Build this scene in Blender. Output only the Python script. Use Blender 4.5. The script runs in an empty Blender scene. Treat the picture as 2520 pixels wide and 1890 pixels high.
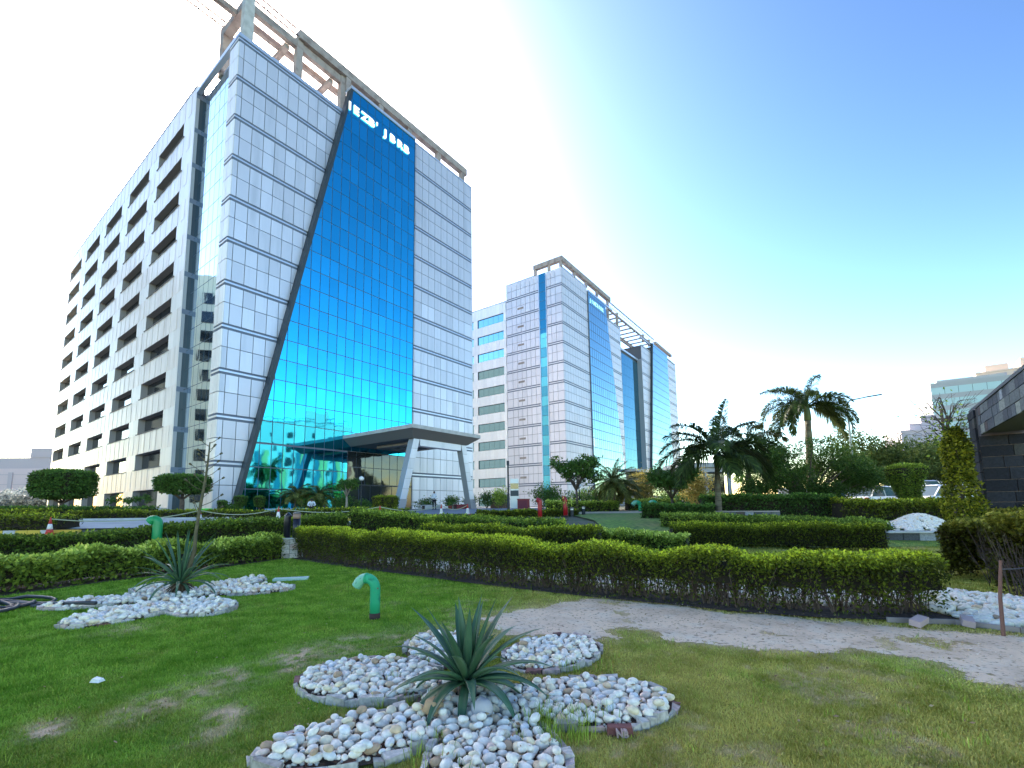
import bpy, math, random
import numpy as np
from mathutils import Matrix, Vector

RND = random.Random(11)
NR = np.random.default_rng(5)
sc = bpy.context.scene
COL = sc.collection
PI = math.pi

# ------------------------------------------------------------------ camera
EYE = 1.5
PITCH, ROLL = 0.116, 0.013
cam_d = bpy.data.cameras.new('camera')
cam = bpy.data.objects.new('camera', cam_d)
COL.objects.link(cam)
sc.camera = cam
cam_d.sensor_fit = 'HORIZONTAL'
cam_d.sensor_width = 36.0
cam_d.lens = 1143.25 / 2520 * 36.0
cam_d.shift_x = (1260 - 1239.97) / 2520
cam_d.shift_y = (1111.75 - 945) / 2520
cam_d.clip_start = 0.05
cam_d.clip_end = 6000
_f = Vector((0, math.cos(PITCH), math.sin(PITCH)))
_u0 = Vector((0, -math.sin(PITCH), math.cos(PITCH)))
_r0 = Vector((1, 0, 0))
_cr, _sr = math.cos(ROLL), math.sin(ROLL)
_r = _r0 * _cr + _u0 * -_sr
_u = _r0 * _sr + _u0 * _cr
# image axes: x' = x cos - z sin, z' = x sin + z cos
_m = Matrix((( _r.x, _u.x, -_f.x, 0), (_r.y, _u.y, -_f.y, 0), (_r.z, _u.z, -_f.z, EYE), (0, 0, 0, 1)))
cam.matrix_world = _m

# ------------------------------------------------------------------ sky, sun, exposure
SUN_EL, SUN_AZ = math.radians(36), math.radians(-31)      # azimuth from +Y, negative = towards -X
world = bpy.data.worlds.new('World')
sc.world = world
world.use_nodes = True
wn, wl = world.node_tree.nodes, world.node_tree.links
wn.clear()
w_out = wn.new('ShaderNodeOutputWorld')
w_bg = wn.new('ShaderNodeBackground')
w_sky = wn.new('ShaderNodeTexSky')
w_sky.sky_type = 'NISHITA'
w_sky.sun_disc = False
w_sky.sun_elevation = SUN_EL
w_sky.sun_rotation = SUN_AZ
w_sky.altitude = 350
w_sky.air_density = 1.0
w_sky.dust_density = 1.1
w_sky.ozone_density = 2.0
w_bg.inputs['Strength'].default_value = 0.15
w_hsv = wn.new('ShaderNodeHueSaturation'); w_hsv.inputs['Saturation'].default_value = 1.0
w_mul = wn.new('ShaderNodeVectorMath'); w_mul.operation = 'MULTIPLY'; w_mul.inputs[1].default_value = (.4, .4, .4)
w_gam = wn.new('ShaderNodeGamma'); w_gam.inputs['Gamma'].default_value = 1.95
w_mul2 = wn.new('ShaderNodeVectorMath'); w_mul2.operation = 'MULTIPLY'; w_mul2.inputs[1].default_value = (2.95, 2.42, 1.74)
wl.new(w_sky.outputs[0], w_hsv.inputs['Color']); wl.new(w_hsv.outputs[0], w_mul.inputs[0]); wl.new(w_mul.outputs[0], w_gam.inputs['Color'])
wl.new(w_gam.outputs[0], w_mul2.inputs[0]); wl.new(w_mul2.outputs[0], w_bg.inputs['Color'])
wl.new(w_bg.outputs[0], w_out.inputs['Surface'])
sun_d = bpy.data.lights.new('sun', 'SUN')
sun_d.energy = 4.0
sun_d.angle = math.radians(0.5)
sun_d.color = (1.0, 0.93, 0.82)
sun = bpy.data.objects.new('sun', sun_d)
COL.objects.link(sun)
_sd = Vector((math.sin(SUN_AZ) * math.cos(SUN_EL), math.cos(SUN_AZ) * math.cos(SUN_EL), math.sin(SUN_EL)))
sun.rotation_euler = _sd.to_track_quat('Z', 'Y').to_euler()
sun.location = (0, 0, 120)
sc.view_settings.view_transform = 'Standard'
sc.view_settings.look = 'None'
sc.view_settings.exposure = 1.38
sc.view_settings.gamma = 1.0
sc.view_settings.use_curve_mapping = False
sc.render.engine = 'CYCLES'
sc.cycles.max_bounces = 6
sc.cycles.diffuse_bounces = 3
sc.cycles.glossy_bounces = 4
sc.cycles.transparent_max_bounces = 6
sc.cycles.use_denoising = True

# ------------------------------------------------------------------ helpers
def link(o, parent=None):
    COL.objects.link(o)
    if parent is not None:
        o.parent = parent
    return o

def tag(o, label=None, cat=None, group=None, kind=None):
    if label: o['label'] = label
    if cat: o['category'] = cat
    if group: o['group'] = group
    if kind: o['kind'] = kind
    return o

def thing(name, label, cat, loc=(0, 0, 0), rz=0.0, group=None):
    o = bpy.data.objects.new(name, None)
    o.empty_display_size = 0.2
    o.location = loc
    o.rotation_euler = (0, 0, rz)
    link(o)
    return tag(o, label, cat, group)

def obj(name, me, parent=None, loc=None, rot=None, scale=None):
    o = bpy.data.objects.new(name, me)
    if loc is not None: o.location = loc
    if rot is not None: o.rotation_euler = rot
    if scale is not None: o.scale = scale
    return link(o, parent)

def np_mesh(name, V, F, mats, smooth=False, attrs=None, midx=None):
    """mesh from arrays: V (n,3), F (m,k) with a fixed k."""
    V = np.asarray(V, np.float32); F = np.asarray(F, np.int32)
    me = bpy.data.meshes.new(name)
    me.vertices.add(len(V)); me.vertices.foreach_set('co', V.ravel())
    m, k = F.shape
    me.loops.add(m * k); me.loops.foreach_set('vertex_index', F.ravel())
    me.polygons.add(m)
    me.polygons.foreach_set('loop_start', np.arange(0, m * k, k, dtype=np.int32))
    me.polygons.foreach_set('loop_total', np.full(m, k, np.int32))
    if smooth: me.polygons.foreach_set('use_smooth', np.ones(m, bool))
    for mt in (mats if isinstance(mats, (list, tuple)) else [mats]):
        me.materials.append(mt)
    if midx is not None: me.polygons.foreach_set('material_index', np.asarray(midx, np.int32))
    for nm, arr in (attrs or {}).items():
        a = me.attributes.new(nm, 'FLOAT', 'POINT'); a.data.foreach_set('value', np.asarray(arr, np.float32))
    me.update(calc_edges=True)
    return me

class MB:
    """collects boxes, tubes and polygons into one mesh."""
    def __init__(s): s.v = []; s.f = []; s.m = []
    def add(s, V, F, m=0):
        b = len(s.v); s.v += [tuple(p) for p in V]
        for f in F: s.f.append(tuple(i + b for i in f)); s.m.append(m)
        return s
    def box(s, x0, x1, y0, y1, z0, z1, m=0):
        V = [(x0, y0, z0), (x1, y0, z0), (x1, y1, z0), (x0, y1, z0), (x0, y0, z1), (x1, y0, z1), (x1, y1, z1), (x0, y1, z1)]
        return s.add(V, [(0, 3, 2, 1), (4, 5, 6, 7), (0, 1, 5, 4), (1, 2, 6, 5), (2, 3, 7, 6), (3, 0, 4, 7)], m)
    def hexa(s, V, m=0):
        return s.add(V, [(0, 3, 2, 1), (4, 5, 6, 7), (0, 1, 5, 4), (1, 2, 6, 5), (2, 3, 7, 6), (3, 0, 4, 7)], m)
    def bar(s, a, b, w, h=None, up=(0, 0, 1), m=0):
        h = h or w; a = Vector(a); b = Vector(b); d = (b - a).normalized(); u = Vector(up)
        if abs(d.dot(u)) > 0.98: u = Vector((1, 0, 0))
        r = d.cross(u).normalized(); u = r.cross(d).normalized()
        V = []
        for p in (a, b):
            for i, j in ((-1, -1), (1, -1), (1, 1), (-1, 1)):
                V.append(p + r * (i * w / 2) + u * (j * h / 2))
        return s.add(V, [(0, 1, 2, 3), (7, 6, 5, 4), (0, 4, 5, 1), (1, 5, 6, 2), (2, 6, 7, 3), (3, 7, 4, 0)], m)
    def tube(s, pts, rad, n=8, cap=True, m=0):
        pts = [Vector(p) for p in pts]
        if not isinstance(rad, (list, tuple, np.ndarray)): rad = [rad] * len(pts)
        V = []; prev = None
        for i, p in enumerate(pts):
            d = (pts[min(i + 1, len(pts) - 1)] - pts[max(i - 1, 0)]).normalized()
            if prev is None:
                prev = Vector((1, 0, 0)) if abs(d.x) < 0.9 else Vector((0, 1, 0))
            r = (prev - d * prev.dot(d)).normalized(); prev = r; q = d.cross(r)
            for k in range(n):
                a = 2 * PI * k / n
                V.append(p + (r * math.cos(a) + q * math.sin(a)) * rad[i])
        F = []
        for i in range(len(pts) - 1):
            for k in range(n):
                F.append((i * n + k, i * n + (k + 1) % n, (i + 1) * n + (k + 1) % n, (i + 1) * n + k))
        if cap:
            F.append(tuple(reversed(range(n)))); F.append(tuple(range((len(pts) - 1) * n, len(pts) * n)))
        return s.add(V, F, m)
    def prism(s, poly, y0, y1, m=0):
        """polygon in x,z extruded in y."""
        n = len(poly)
        V = [(x, y0, z) for x, z in poly] + [(x, y1, z) for x, z in poly]
        F = [tuple(range(n)), tuple(reversed(range(n, 2 * n)))] + [(i, i + n, (i + 1) % n + n, (i + 1) % n) for i in range(n)]
        return s.add(V, F, m)
    def slab(s, poly, z0, z1, m=0):
        """polygon in x,y extruded in z."""
        n = len(poly)
        V = [(x, y, z0) for x, y in poly] + [(x, y, z1) for x, y in poly]
        F = [tuple(reversed(range(n))), tuple(range(n, 2 * n))] + [(i, (i + 1) % n, (i + 1) % n + n, i + n) for i in range(n)]
        return s.add(V, F, m)
    def mesh(s, name, mats, smooth=False):
        me = bpy.data.meshes.new(name)
        me.from_pydata(s.v, [], s.f)
        mats = mats if isinstance(mats, (list, tuple)) else [mats]
        for mt in mats: me.materials.append(mt)
        if len(mats) > 1: me.polygons.foreach_set('material_index', s.m)
        if smooth: me.polygons.foreach_set('use_smooth', [True] * len(s.f))
        me.update()
        return me
    def build(s, name, mats, parent=None, smooth=False, loc=None, rot=None):
        return obj(name, s.mesh(name, mats, smooth), parent, loc, rot)

def smooth_by_angle(me, deg=35):
    try:
        me.polygons.foreach_set('use_smooth', [True] * len(me.polygons)); me.set_sharp_from_angle(angle=math.radians(deg))
    except Exception:
        pass
    return me

def ground(x, y):
    """height of the grounds: flat sunken lawn, rising to the forecourts behind."""
    return np.interp(y, [-100, 15, 18, 21, 30, 42, 46, 9999], [0, 0, .4, .8, .95, 1.2, 1.25, 1.25])

def vnoise(x, y, scale, seed=0):
    """smooth value noise 0..1 (numpy)."""
    x = np.asarray(x, float) * scale; y = np.asarray(y, float) * scale
    xi = np.floor(x).astype(np.int64); yi = np.floor(y).astype(np.int64)
    fx = x - xi; fy = y - yi
    fx = fx * fx * (3 - 2 * fx); fy = fy * fy * (3 - 2 * fy)
    def h(a, b):
        n = (a * 374761393 + b * 668265263 + seed * 974711) & 0x7fffffff
        n = ((n ^ (n >> 13)) * 1274126177) & 0x7fffffff
        return ((n ^ (n >> 16)) & 0xffff) / 65535.0
    return (h(xi, yi) * (1 - fx) + h(xi + 1, yi) * fx) * (1 - fy) + (h(xi, yi + 1) * (1 - fx) + h(xi + 1, yi + 1) * fx) * fy

def fbm(x, y, scale, seed=0):
    return .55 * vnoise(x, y, scale, seed) + .3 * vnoise(x, y, scale * 2.1, seed + 1) + .15 * vnoise(x, y, scale * 4.3, seed + 2)

# ------------------------------------------------------------------ materials
MATS = {}
def mat(name, color, rough=.6, metal=0.0, spec=.5, vary=0.0, noise=None, bump=None, emit=None, coat=0.0, world_co=False):
    """principled with optional per-object tone change (vary), noise mix (color2, scale) and bump (scale, strength)."""
    if name in MATS: return MATS[name]
    m = bpy.data.materials.new(name); m.use_nodes = True
    nt = m.node_tree; N, L = nt.nodes, nt.links
    p = N['Principled BSDF']
    p.inputs['Roughness'].default_value = rough
    p.inputs['Metallic'].default_value = metal
    p.inputs['Specular IOR Level'].default_value = spec
    p.inputs['Coat Weight'].default_value = coat
    src = N.new('ShaderNodeRGB'); src.outputs[0].default_value = (*color, 1); out = src.outputs[0]
    tc = N.new('ShaderNodeTexCoord')
    if world_co:
        g = N.new('ShaderNodeNewGeometry'); co = g.outputs['Position']
    else:
        co = tc.outputs['Object']
    if noise:
        for c2, scale, lo, hi in noise:
            nz = N.new('ShaderNodeTexNoise'); nz.inputs['Detail'].default_value = 5
            if isinstance(scale, tuple):
                mp = N.new('ShaderNodeMapping'); mp.inputs['Scale'].default_value = scale
                L.new(co, mp.inputs['Vector']); L.new(mp.outputs[0], nz.inputs['Vector']); nz.inputs['Scale'].default_value = 1
            else:
                nz.inputs['Scale'].default_value = scale; L.new(co, nz.inputs['Vector'])
            mr = N.new('ShaderNodeMapRange'); mr.inputs['From Min'].default_value = lo; mr.inputs['From Max'].default_value = hi
            L.new(nz.outputs['Fac'], mr.inputs['Value'])
            mx = N.new('ShaderNodeMix'); mx.data_type = 'RGBA'
            L.new(mr.outputs[0], mx.inputs['Factor']); L.new(out, mx.inputs['A']); mx.inputs['B'].default_value = (*c2, 1)
            out = mx.outputs['Result']
    if vary:
        oi = N.new('ShaderNodeObjectInfo'); mr = N.new('ShaderNodeMapRange')
        mr.inputs['To Min'].default_value = 1 - vary; mr.inputs['To Max'].default_value = 1 + vary
        L.new(oi.outputs['Random'], mr.inputs['Value'])
        hs = N.new('ShaderNodeHueSaturation'); L.new(mr.outputs[0], hs.inputs['Value']); L.new(out, hs.inputs['Color']); out = hs.outputs['Color']
    L.new(out, p.inputs['Base Color'])
    if bump:
        nz = N.new('ShaderNodeTexNoise'); nz.inputs['Scale'].default_value = bump[0]; nz.inputs['Detail'].default_value = bump[2] if len(bump) > 2 else 4
        L.new(co, nz.inputs['Vector'])
        bp = N.new('ShaderNodeBump'); bp.inputs['Strength'].default_value = bump[1]; bp.inputs['Distance'].default_value = bump[3] if len(bump) > 3 else .02
        L.new(nz.outputs['Fac'], bp.inputs['Height']); L.new(bp.outputs[0], p.inputs['Normal'])
    if emit:
        p.inputs['Emission Color'].default_value = (*emit[0], 1); p.inputs['Emission Strength'].default_value = emit[1]
    MATS[name] = m
    return m

def leaf_mat(name, cols, trans=.35, rough=.5, attr='rnd'):
    """foliage: colour from the per-leaf random value, some light through the leaf."""
    if name in MATS: return MATS[name]
    m = bpy.data.materials.new(name); m.use_nodes = True
    N, L = m.node_tree.nodes, m.node_tree.links
    N.clear()
    o = N.new('ShaderNodeOutputMaterial')
    at = N.new('ShaderNodeAttribute'); at.attribute_name = attr
    rp = N.new('ShaderNodeValToRGB')
    els = rp.color_ramp.elements
    for i, c in enumerate(cols):
        pos = i / (len(cols) - 1)
        e = els[i] if i < 2 else els.new(pos)
        e.position = pos; e.color = (*c, 1)
    L.new(at.outputs['Fac'], rp.inputs['Fac'])
    p = N.new('ShaderNodeBsdfPrincipled'); p.inputs['Roughness'].default_value = rough; p.inputs['Specular IOR Level'].default_value = .14
    t = N.new('ShaderNodeBsdfTranslucent'); mx = N.new('ShaderNodeMixShader'); mx.inputs[0].default_value = trans
    L.new(rp.outputs[0], p.inputs['Base Color']); L.new(rp.outputs[0], t.inputs['Color'])
    L.new(p.outputs[0], mx.inputs[1]); L.new(t.outputs[0], mx.inputs[2]); L.new(mx.outputs[0], o.inputs[0])
    MATS[name] = m
    return m
# ------------------------------------------------------------------ building materials
M_PANEL = mat('silver_cladding', (.66, .67, .74), .36, .35, vary=.1, noise=[((.52, .54, .6), (1.1, 1.1, .12), .52, .8)], world_co=True)
M_PANEL_D = mat('cladding_groove', (.13, .16, .22), .5)
M_TRIM = mat('silver_trim', (.6, .66, .78), .3, .5)
M_STONE = mat('pinkish_wall_panel', (.88, .8, .74), .42, .28, vary=.06, noise=[((.7, .6, .54), (1.6, 1.6, .16), .45, .78)], world_co=True)
M_PIER = mat('pale_wall_panel', (.88, .83, .78), .42, .28, vary=.06, noise=[((.76, .7, .64), (1.6, 1.6, .16), .5, .8)], world_co=True)
M_GLASS_BLUE = mat('blue_mirror_glass', (.05, .6, .82), .03, 1.0, vary=.09, bump=(.6, .2, 1.5, .03), world_co=True)
M_GLASS_PALE = mat('pale_mirror_glass', (.7, .84, .92), .03, 1.0, bump=(.8, .16, 1, .03))
M_GLASS_DARK = mat('dark_window_glass', (.02, .025, .03), .05, 0, .8)
M_GLASS_TEAL = mat('teal_mirror_glass', (.08, .34, .42), .04, 1.0, bump=(.9, .25, 1, .03))
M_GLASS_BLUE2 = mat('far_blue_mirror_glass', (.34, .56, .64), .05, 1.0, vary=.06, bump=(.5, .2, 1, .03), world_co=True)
M_SIGN2 = mat('teal_sign_letter', (.45, .8, .8), .5, emit=((.5, 1, 1), .3))
M_GLASS_WIN2 = mat('cyan_mirror_glass', (.5, .82, .86), .04, 1.0, bump=(.9, .3, 1, .03))
M_GLASS_LOBBY = mat('dark_lobby_glass', (.015, .02, .022), .04, 0, .9, bump=(.7, .5, 1.5, .03), world_co=True)
M_GLASS_DEEP = mat('deep_blue_glass', (.05, .24, .34), .06, .9, bump=(.5, .2, 1, .03))
M_SLATE = mat('dark_slate_cladding', (.035, .05, .06), .45, .2)
M_CORE = mat('inner_wall', (.1, .11, .13), .8)
M_CONC = mat('weathered_concrete', (.36, .31, .29), .85, noise=[((.22, .18, .17), 1.3, .45, .7)], bump=(9, .3))
M_CONCL = mat('pale_concrete', (.5, .5, .49), .8, noise=[((.38, .38, .37), 1.6, .45, .7)], bump=(12, .2))
M_GREYCLAD = mat('grey_cladding_leg_shade', (.36, .36, .38), .5, .2, vary=.05)
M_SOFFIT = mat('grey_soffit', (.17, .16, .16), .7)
M_STEEL = mat('dark_steel', (.03, .035, .045), .45, .6)
M_WHITE = mat('white_paint', (.8, .8, .78), .5)
M_SIGN = mat('bright_sign_letter', (.85, .85, .78), .5, emit=((1.0, .98, .85), .55))  # pale letters with emission of their own
M_REVEAL = mat('window_reveal', (.3, .28, .275), .8)

UNIT = {}
def unit_box(m):
    if m.name not in UNIT:
        UNIT[m.name] = MB().box(0, 1, 0, 1, 0, 1).mesh('unit_' + m.name, m)
    return UNIT[m.name]

def pieces(name, m, parent, boxes, limit=300, jitter=0.0, key=None):
    """boxes (x0,x1,y0,y1,z0,z1) as one object each, sharing one mesh; those past the limit are one part."""
    if key: boxes = sorted(boxes, key=key)
    for b in boxes[:limit]:
        o = obj(name, unit_box(m), parent, (b[0], b[2], b[4]), None, (b[1] - b[0], b[3] - b[2], b[5] - b[4]))
        if jitter: o.rotation_euler = (RND.uniform(-jitter, jitter), 0, RND.uniform(-jitter, jitter))
    if len(boxes) > limit:
        q = MB()
        for b in boxes[limit:]: q.box(*b)
        o = q.build(name, m, parent); o['kind'] = 'stuff'

def clip_poly(poly, f):
    """clip an x,z polygon to f(p) >= 0."""
    out = []
    for i in range(len(poly)):
        a, b = poly[i], poly[(i + 1) % len(poly)]
        fa, fb = f(a), f(b)
        if fa >= 0: out.append(a)
        if (fa >= 0) != (fb >= 0):
            t = fa / (fa - fb); out.append((a[0] + (b[0] - a[0]) * t, a[1] + (b[1] - a[1]) * t))
    return out

def grid_front(name, m, parent, xs, zs, y0, y1, gap, side=None, limit=300, jitter=0.0, key=None):
    """panels between the lines xs and (zlo,zhi) rows, cut along a slanted edge side(p)>=0 where it crosses them."""
    whole = []; cut = []
    for zl, zh in zs:
        for a, b in zip(xs[:-1], xs[1:]):
            x0, x1, z0, z1 = a + gap / 2, b - gap / 2, zl + gap / 2, zh - gap / 2
            pl = [(x0, z0), (x1, z0), (x1, z1), (x0, z1)]
            if side:
                s = [side(p) for p in pl]
                if max(s) <= 0.02: continue
                if min(s) < 0:
                    pl = clip_poly(pl, side)
                    if len(pl) >= 3 and (max(p[0] for p in pl) - min(p[0] for p in pl)) > .08: cut.append(pl)
                    continue
            whole.append((x0, x1, y0, y1, z0, z1))
    for pl in cut: MB().prism(pl, y0, y1).build(name, m, parent)
    pieces(name, m, parent, whole, max(0, limit - len(cut)), jitter, key)

def truss(mb, a, b, w, n, r=.05):
    """flat lattice girder from a to b, w high."""
    a = Vector(a); b = Vector(b); up = Vector((0, 0, w))
    mb.bar(a, b, r * 2, r * 2); mb.bar(a + up, b + up, r * 2, r * 2)
    for i in range(n):
        p = a.lerp(b, i / n); q = a.lerp(b, (i + .5) / n); s = a.lerp(b, (i + 1) / n)
        mb.bar(p, q + up, r, r); mb.bar(q + up, s, r, r)

# ------------------------------------------------------------------ building 1: the tall office block with the blue glass wedge
B1 = thing('office_tower', 'tall silver office block with slanted blue mirror glass wedge and entrance portico', 'office building', (-23.689, 37.738, 1.25), .922)
FL = 3.9
ZB = [43.05 + .25 - FL * k for k in range(11)]          # top edge of each double band (local z, ground = 0)
GZ = 0.0
def slant1(z): return 1.59 + .2135 * (z - 1.05)
rows = []
for k in range(11):
    z = ZB[k]; rows.append((z - 2.05, z - .50)); rows.append((z - FL, z - 2.05)) if k < 10 else rows.append((.0, z - 2.05))
# core bodies
MB().box(.15, 32.0, .12, 1.0, 0, 43.0).build('inner_body', M_CORE, B1)
MB().box(.95, 32.0, 1.003, 26, 0, 42.9).build('rear_body', mat('pale_rear_wall', (.7, .68, .66), .6), B1)
MB().box(20.9, 32.0, .12, 26, 43.0, 46.7).build('inner_body', M_CORE, B1)
def vslab(name, pts, m, y0, y1): return MB().prism(pts, y0, y1).build(name, m, B1)
# wall of the near corner
colsL = [0.06, .5] + [.5 + 1.05 * i for i in range(1, 11)]
grid_front('facade_panel', M_PANEL, B1, colsL, rows, 0, .09, .055, lambda p: slant1(p[1]) - .02 - p[0], 170)
# wall beyond the glass
colsR = [20.25, 21.37] + [21.37 + 1.136 * i for i in range(1, 10)]
colsR[-1] = 32.1
rowsR = [(ZB[0] + 1.62, ZB[0] + 3.35), (ZB[0], ZB[0] + 1.62)] + rows
grid_front('facade_panel', M_PANEL, B1, colsR, rowsR, 0, .09, .055, None, 130, key=lambda b: b[5])
# double bands: dark grooves with a bright strip between
for k in range(11):
    z = ZB[k]
    for x0, x1 in ((0.0, slant1(z - .25) - .05), (20.3, 32.12)):
        g = MB().box(x0, x1, .05, .118, z - .5, z).build('band_groove', M_PANEL_D, B1)
        MB().box(x0, x1, -.012, .049, z - .315, z - .165).build('band_strip', M_TRIM, B1)
MB().prism([(0, 43.32), (slant1(43.5), 43.32), (slant1(43.7), 43.67), (0, 43.67)], -.03, .4).build('parapet_cap', M_TRIM, B1)
MB().box(20.3, 32.2, -.03, .5, 46.66, 46.86).build('parapet_cap', M_TRIM, B1)
MB().box(32.1, 32.2, -.0, 26, 0, 46.6).build('end_wall', M_PANEL, B1)
# projecting blue glass volume
GY = -.7
TOPG = 46.25
def grow(z): return slant1(z) + .32
gx0 = 4.29 - 1.02 * 3
gcols = [gx0 + 1.02 * i for i in range(0, 19)]; gcols = [c for c in gcols if c < 20.2] + [20.55]
gl = sorted([z - .25 for z in ZB] + [z - .25 - 1.95 for z in ZB] + [ZB[0] - .25 + 1.95], reverse=True)
gl = [TOPG] + [g for g in gl if g > 5.9 and g < TOPG - .5]
grows = [(gl[i + 1], gl[i]) for i in range(len(gl) - 1)]
grid_front('glass_pane', M_GLASS_BLUE, B1, gcols, grows, GY, GY + .05, .07, lambda p: p[0] - grow(p[1]), 300, .005)
low = [(x0, x1) for x0, x1 in ((5.9, 3.85), (3.85, 1.95), (1.95, .05))]
gcols2 = [c for c in gcols if c < 12.0] + [12.0]
grid_front('entrance_glass', M_GLASS_BLUE, B1, gcols2, [(b, a) for a, b in low], GY, GY + .05, .07, lambda p: p[0] - grow(p[1]), 300, .004)
gcols3 = [12.0 + i * 1.07 for i in range(8)] + [20.55]
grid_front('lobby_glass', M_GLASS_LOBBY, B1, gcols3, [(b, a) for a, b in ((6.0, 4.4), (4.4, 2.6))], GY, GY + .05, .07, None, 300, .006)
MB().prism([(grow(0) - .3, 0), (20.55, 0), (20.55, TOPG), (grow(TOPG) - .3, TOPG)], GY + .06, .04).build('mullion_backing', M_PANEL_D, B1)
MB().hexa([(slant1(0), GY - .06, 0), (slant1(0) + .32, GY - .06, 0), (slant1(0) + .32, GY + .06, 0), (slant1(0), .02, 0),
           (slant1(TOPG), GY - .06, TOPG), (slant1(TOPG) + .32, GY - .06, TOPG), (slant1(TOPG) + .32, GY + .06, TOPG), (slant1(TOPG), .02, TOPG)]).build('slanted_fin', M_SLATE, B1)
MB().box(slant1(TOPG), 20.6, GY - .1, .5, TOPG + .003, TOPG + .35).build('parapet_cap', M_TRIM, B1)
MB().box(20.553, 20.62, GY - .02, -.003, 0, TOPG).build('glass_return', M_SLATE, B1)
# lobby doors below the glass
MB().box(12.0, 20.5, GY, GY + .05, 0, .12).build('door_sill', M_SLATE, B1)
for i in range(6):
    x = 12.05 + i * 1.42
    MB().box(x, x + 1.34, GY - .01, GY + .04, .12, 2.5).build('lobby_door', M_GLASS_DARK, B1)
MB().box(12.0, 20.5, GY - .05, GY + .05, 2.5, 2.6).build('door_head', M_STEEL, B1)
# roof sign on the glass
def letters(txt, size, x, z, parent, y, m, sx=1.0, name='sign_letter'):
    cu = bpy.data.curves.new('t', 'FONT'); cu.body = txt; cu.size = size; cu.extrude = .03; cu.offset = size * .035
    cu.resolution_u = 2
    o = bpy.data.objects.new('t', cu); COL.objects.link(o)
    bpy.context.view_layer.update()
    me = bpy.data.meshes.new_from_object(o.evaluated_get(bpy.context.evaluated_depsgraph_get()))
    bpy.data.objects.remove(o); me.materials.clear(); me.materials.append(m)
    w = obj(name, me, parent, (x, y, z), (PI / 2, 0, 0), (sx, 1, 1))
    return w
for ch, x, w in (('I', 10.92, .55), ('E', 11.56, .92), ('Z', 12.6, .88), ('.', 13.3, .3), ('B', 13.56, .98), ("'", 14.6, .3),
                 ('J', 15.76, .8), ('B', 16.57, 1.0), ('R', 17.7, .9), ('B', 18.72, .88)):
    letters(ch, 1.28, x, 43.58, B1, GY - .08, M_SIGN, (1.15 if w > .5 else 1.0))
# side wall: corner pier, recessed pale glass strip
pier = []
for zl, zh in rows: pier.append((0, .09, .06, .92, zl + .03, zh - .03)); pier.append((0, .09, .98, 1.78, zl + .03, zh - .03))
pieces('corner_panel', M_PIER, B1, pier)
for k in range(11):
    z = ZB[k]
    MB().box(.05, .118, .02, 1.8, z - .5, z).build('band_groove', M_PANEL_D, B1)
    MB().box(-.012, .049, .02, 1.8, z - .315, z - .165).build('band_strip', M_PIER, B1)
MB().box(-.03, .4, 0, 9.7, 43.3, 43.66).build('parapet_cap', M_TRIM, B1)
MB().box(.12, .62, 1.72, 1.86, 0, 43.2).build('strip_jamb', M_PIER, B1)
side = []
for i in range(22):
    z1 = 43.05 - i * 1.95; z0 = max(z1 - 1.95, .05)
    for j in range(7):
        a = 1.9 + j * 1.12
        side.append((.62, .66, a + .03, a + 1.09, z0 + .03, z1 - .03))
pieces('side_glass_pane', M_GLASS_PALE, B1, side, 300, .004)
MB().box(.67, .9, 1.8, 9.75, 0, 43.2).build('mullion_backing', M_PANEL_D, B1)
# rear block with the deep windows
R1 = 44.2
WY = [(12.82 + 10.95 * i, 20.5 + 10.93 * i) for i in range(5)]
WZ = [(39.87 - 3.92 * k, 41.53 - 3.92 * k) for k in range(10)] + [(.58, 2.32)]
YA, YB = 9.76, 65.1
MB().box(.72, 24, YA + .2, YB, 0, R1 - .3).build('inner_body', M_CORE, B1)
MB().box(0.0, .72, YA, YA + .16, 0, R1).build('end_wall', M_PIER, B1)
MB().box(.32, .7, YA - .06, YA - .003, 0, R1 - .3).build('recess_edge', M_SLATE, B1)
MB().box(.02, .316, YA - .06, YA - .003, 0, R1 - .3).build('recess_edge', M_GREYCLAD, B1)
for k in range(11):
    MB().box(.01, .62, YA - .075, YA - .062, ZB[k] - .5, ZB[k]).build('band_groove', M_PANEL_D, B1)
sp = []; pr = []
tops = [R1] + [w[0] for w in WZ]; heads = [w[1] for w in WZ]
for k, hd in enumerate(heads):
    lo, hi = hd, tops[k]
    if k == 0: hi = R1 - .12
    n = 62
    for i in range(n):
        a = YA + .2 + (YB - YA - .3) * i / n; b = YA + .2 + (YB - YA - .3) * (i + 1) / n
        prod = .02 if i % 2 else 0.0
        sp.append((-prod, .3, a + .012, b - .012, lo + .02, hi - .07))
    edges = [YA + .2] + [v for w in WY for v in w] + [YB - .1]
    for j in range(0, len(edges), 2):
        a, b = edges[j], edges[j + 1]
        zlo = WZ[k][0] if k < 10 else 0.0
        mid = (a + b) / 2
        pr.append((.0, .3, a + .01, mid - .012, zlo - .07, hd + .02)); pr.append((.0, .3, mid + .012, b - .01, zlo - .07, hd + .02))
pieces('spandrel_panel', M_STONE, B1, sp, 300, key=lambda b: b[2] * 1.3 + b[4] * .5)
pieces('pier_panel', M_PIER, B1, pr, 300)
MB().box(.3, .72, YA + .16, YB, R1 - .6, R1 - .1).build('parapet_back', M_PIER, B1)
MB().box(-.05, .6, YA, YB, R1 - .12, R1 + .02).build('parapet_cap', M_TRIM, B1)
MB().box(.1, 24, YB - .1, YB, 0, R1 - .2).build('end_wall', M_PIER, B1)
w0 = 7.68
wm = MB()
wm.box(.0, .66, -.02, .0, -.02, 1.66).box(.0, .66, w0, w0 + .02, -.02, 1.66).box(.0, .66, -.02, w0 + .02, 1.66, 1.68)
win_me = wm.mesh('window', M_REVEAL)
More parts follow.
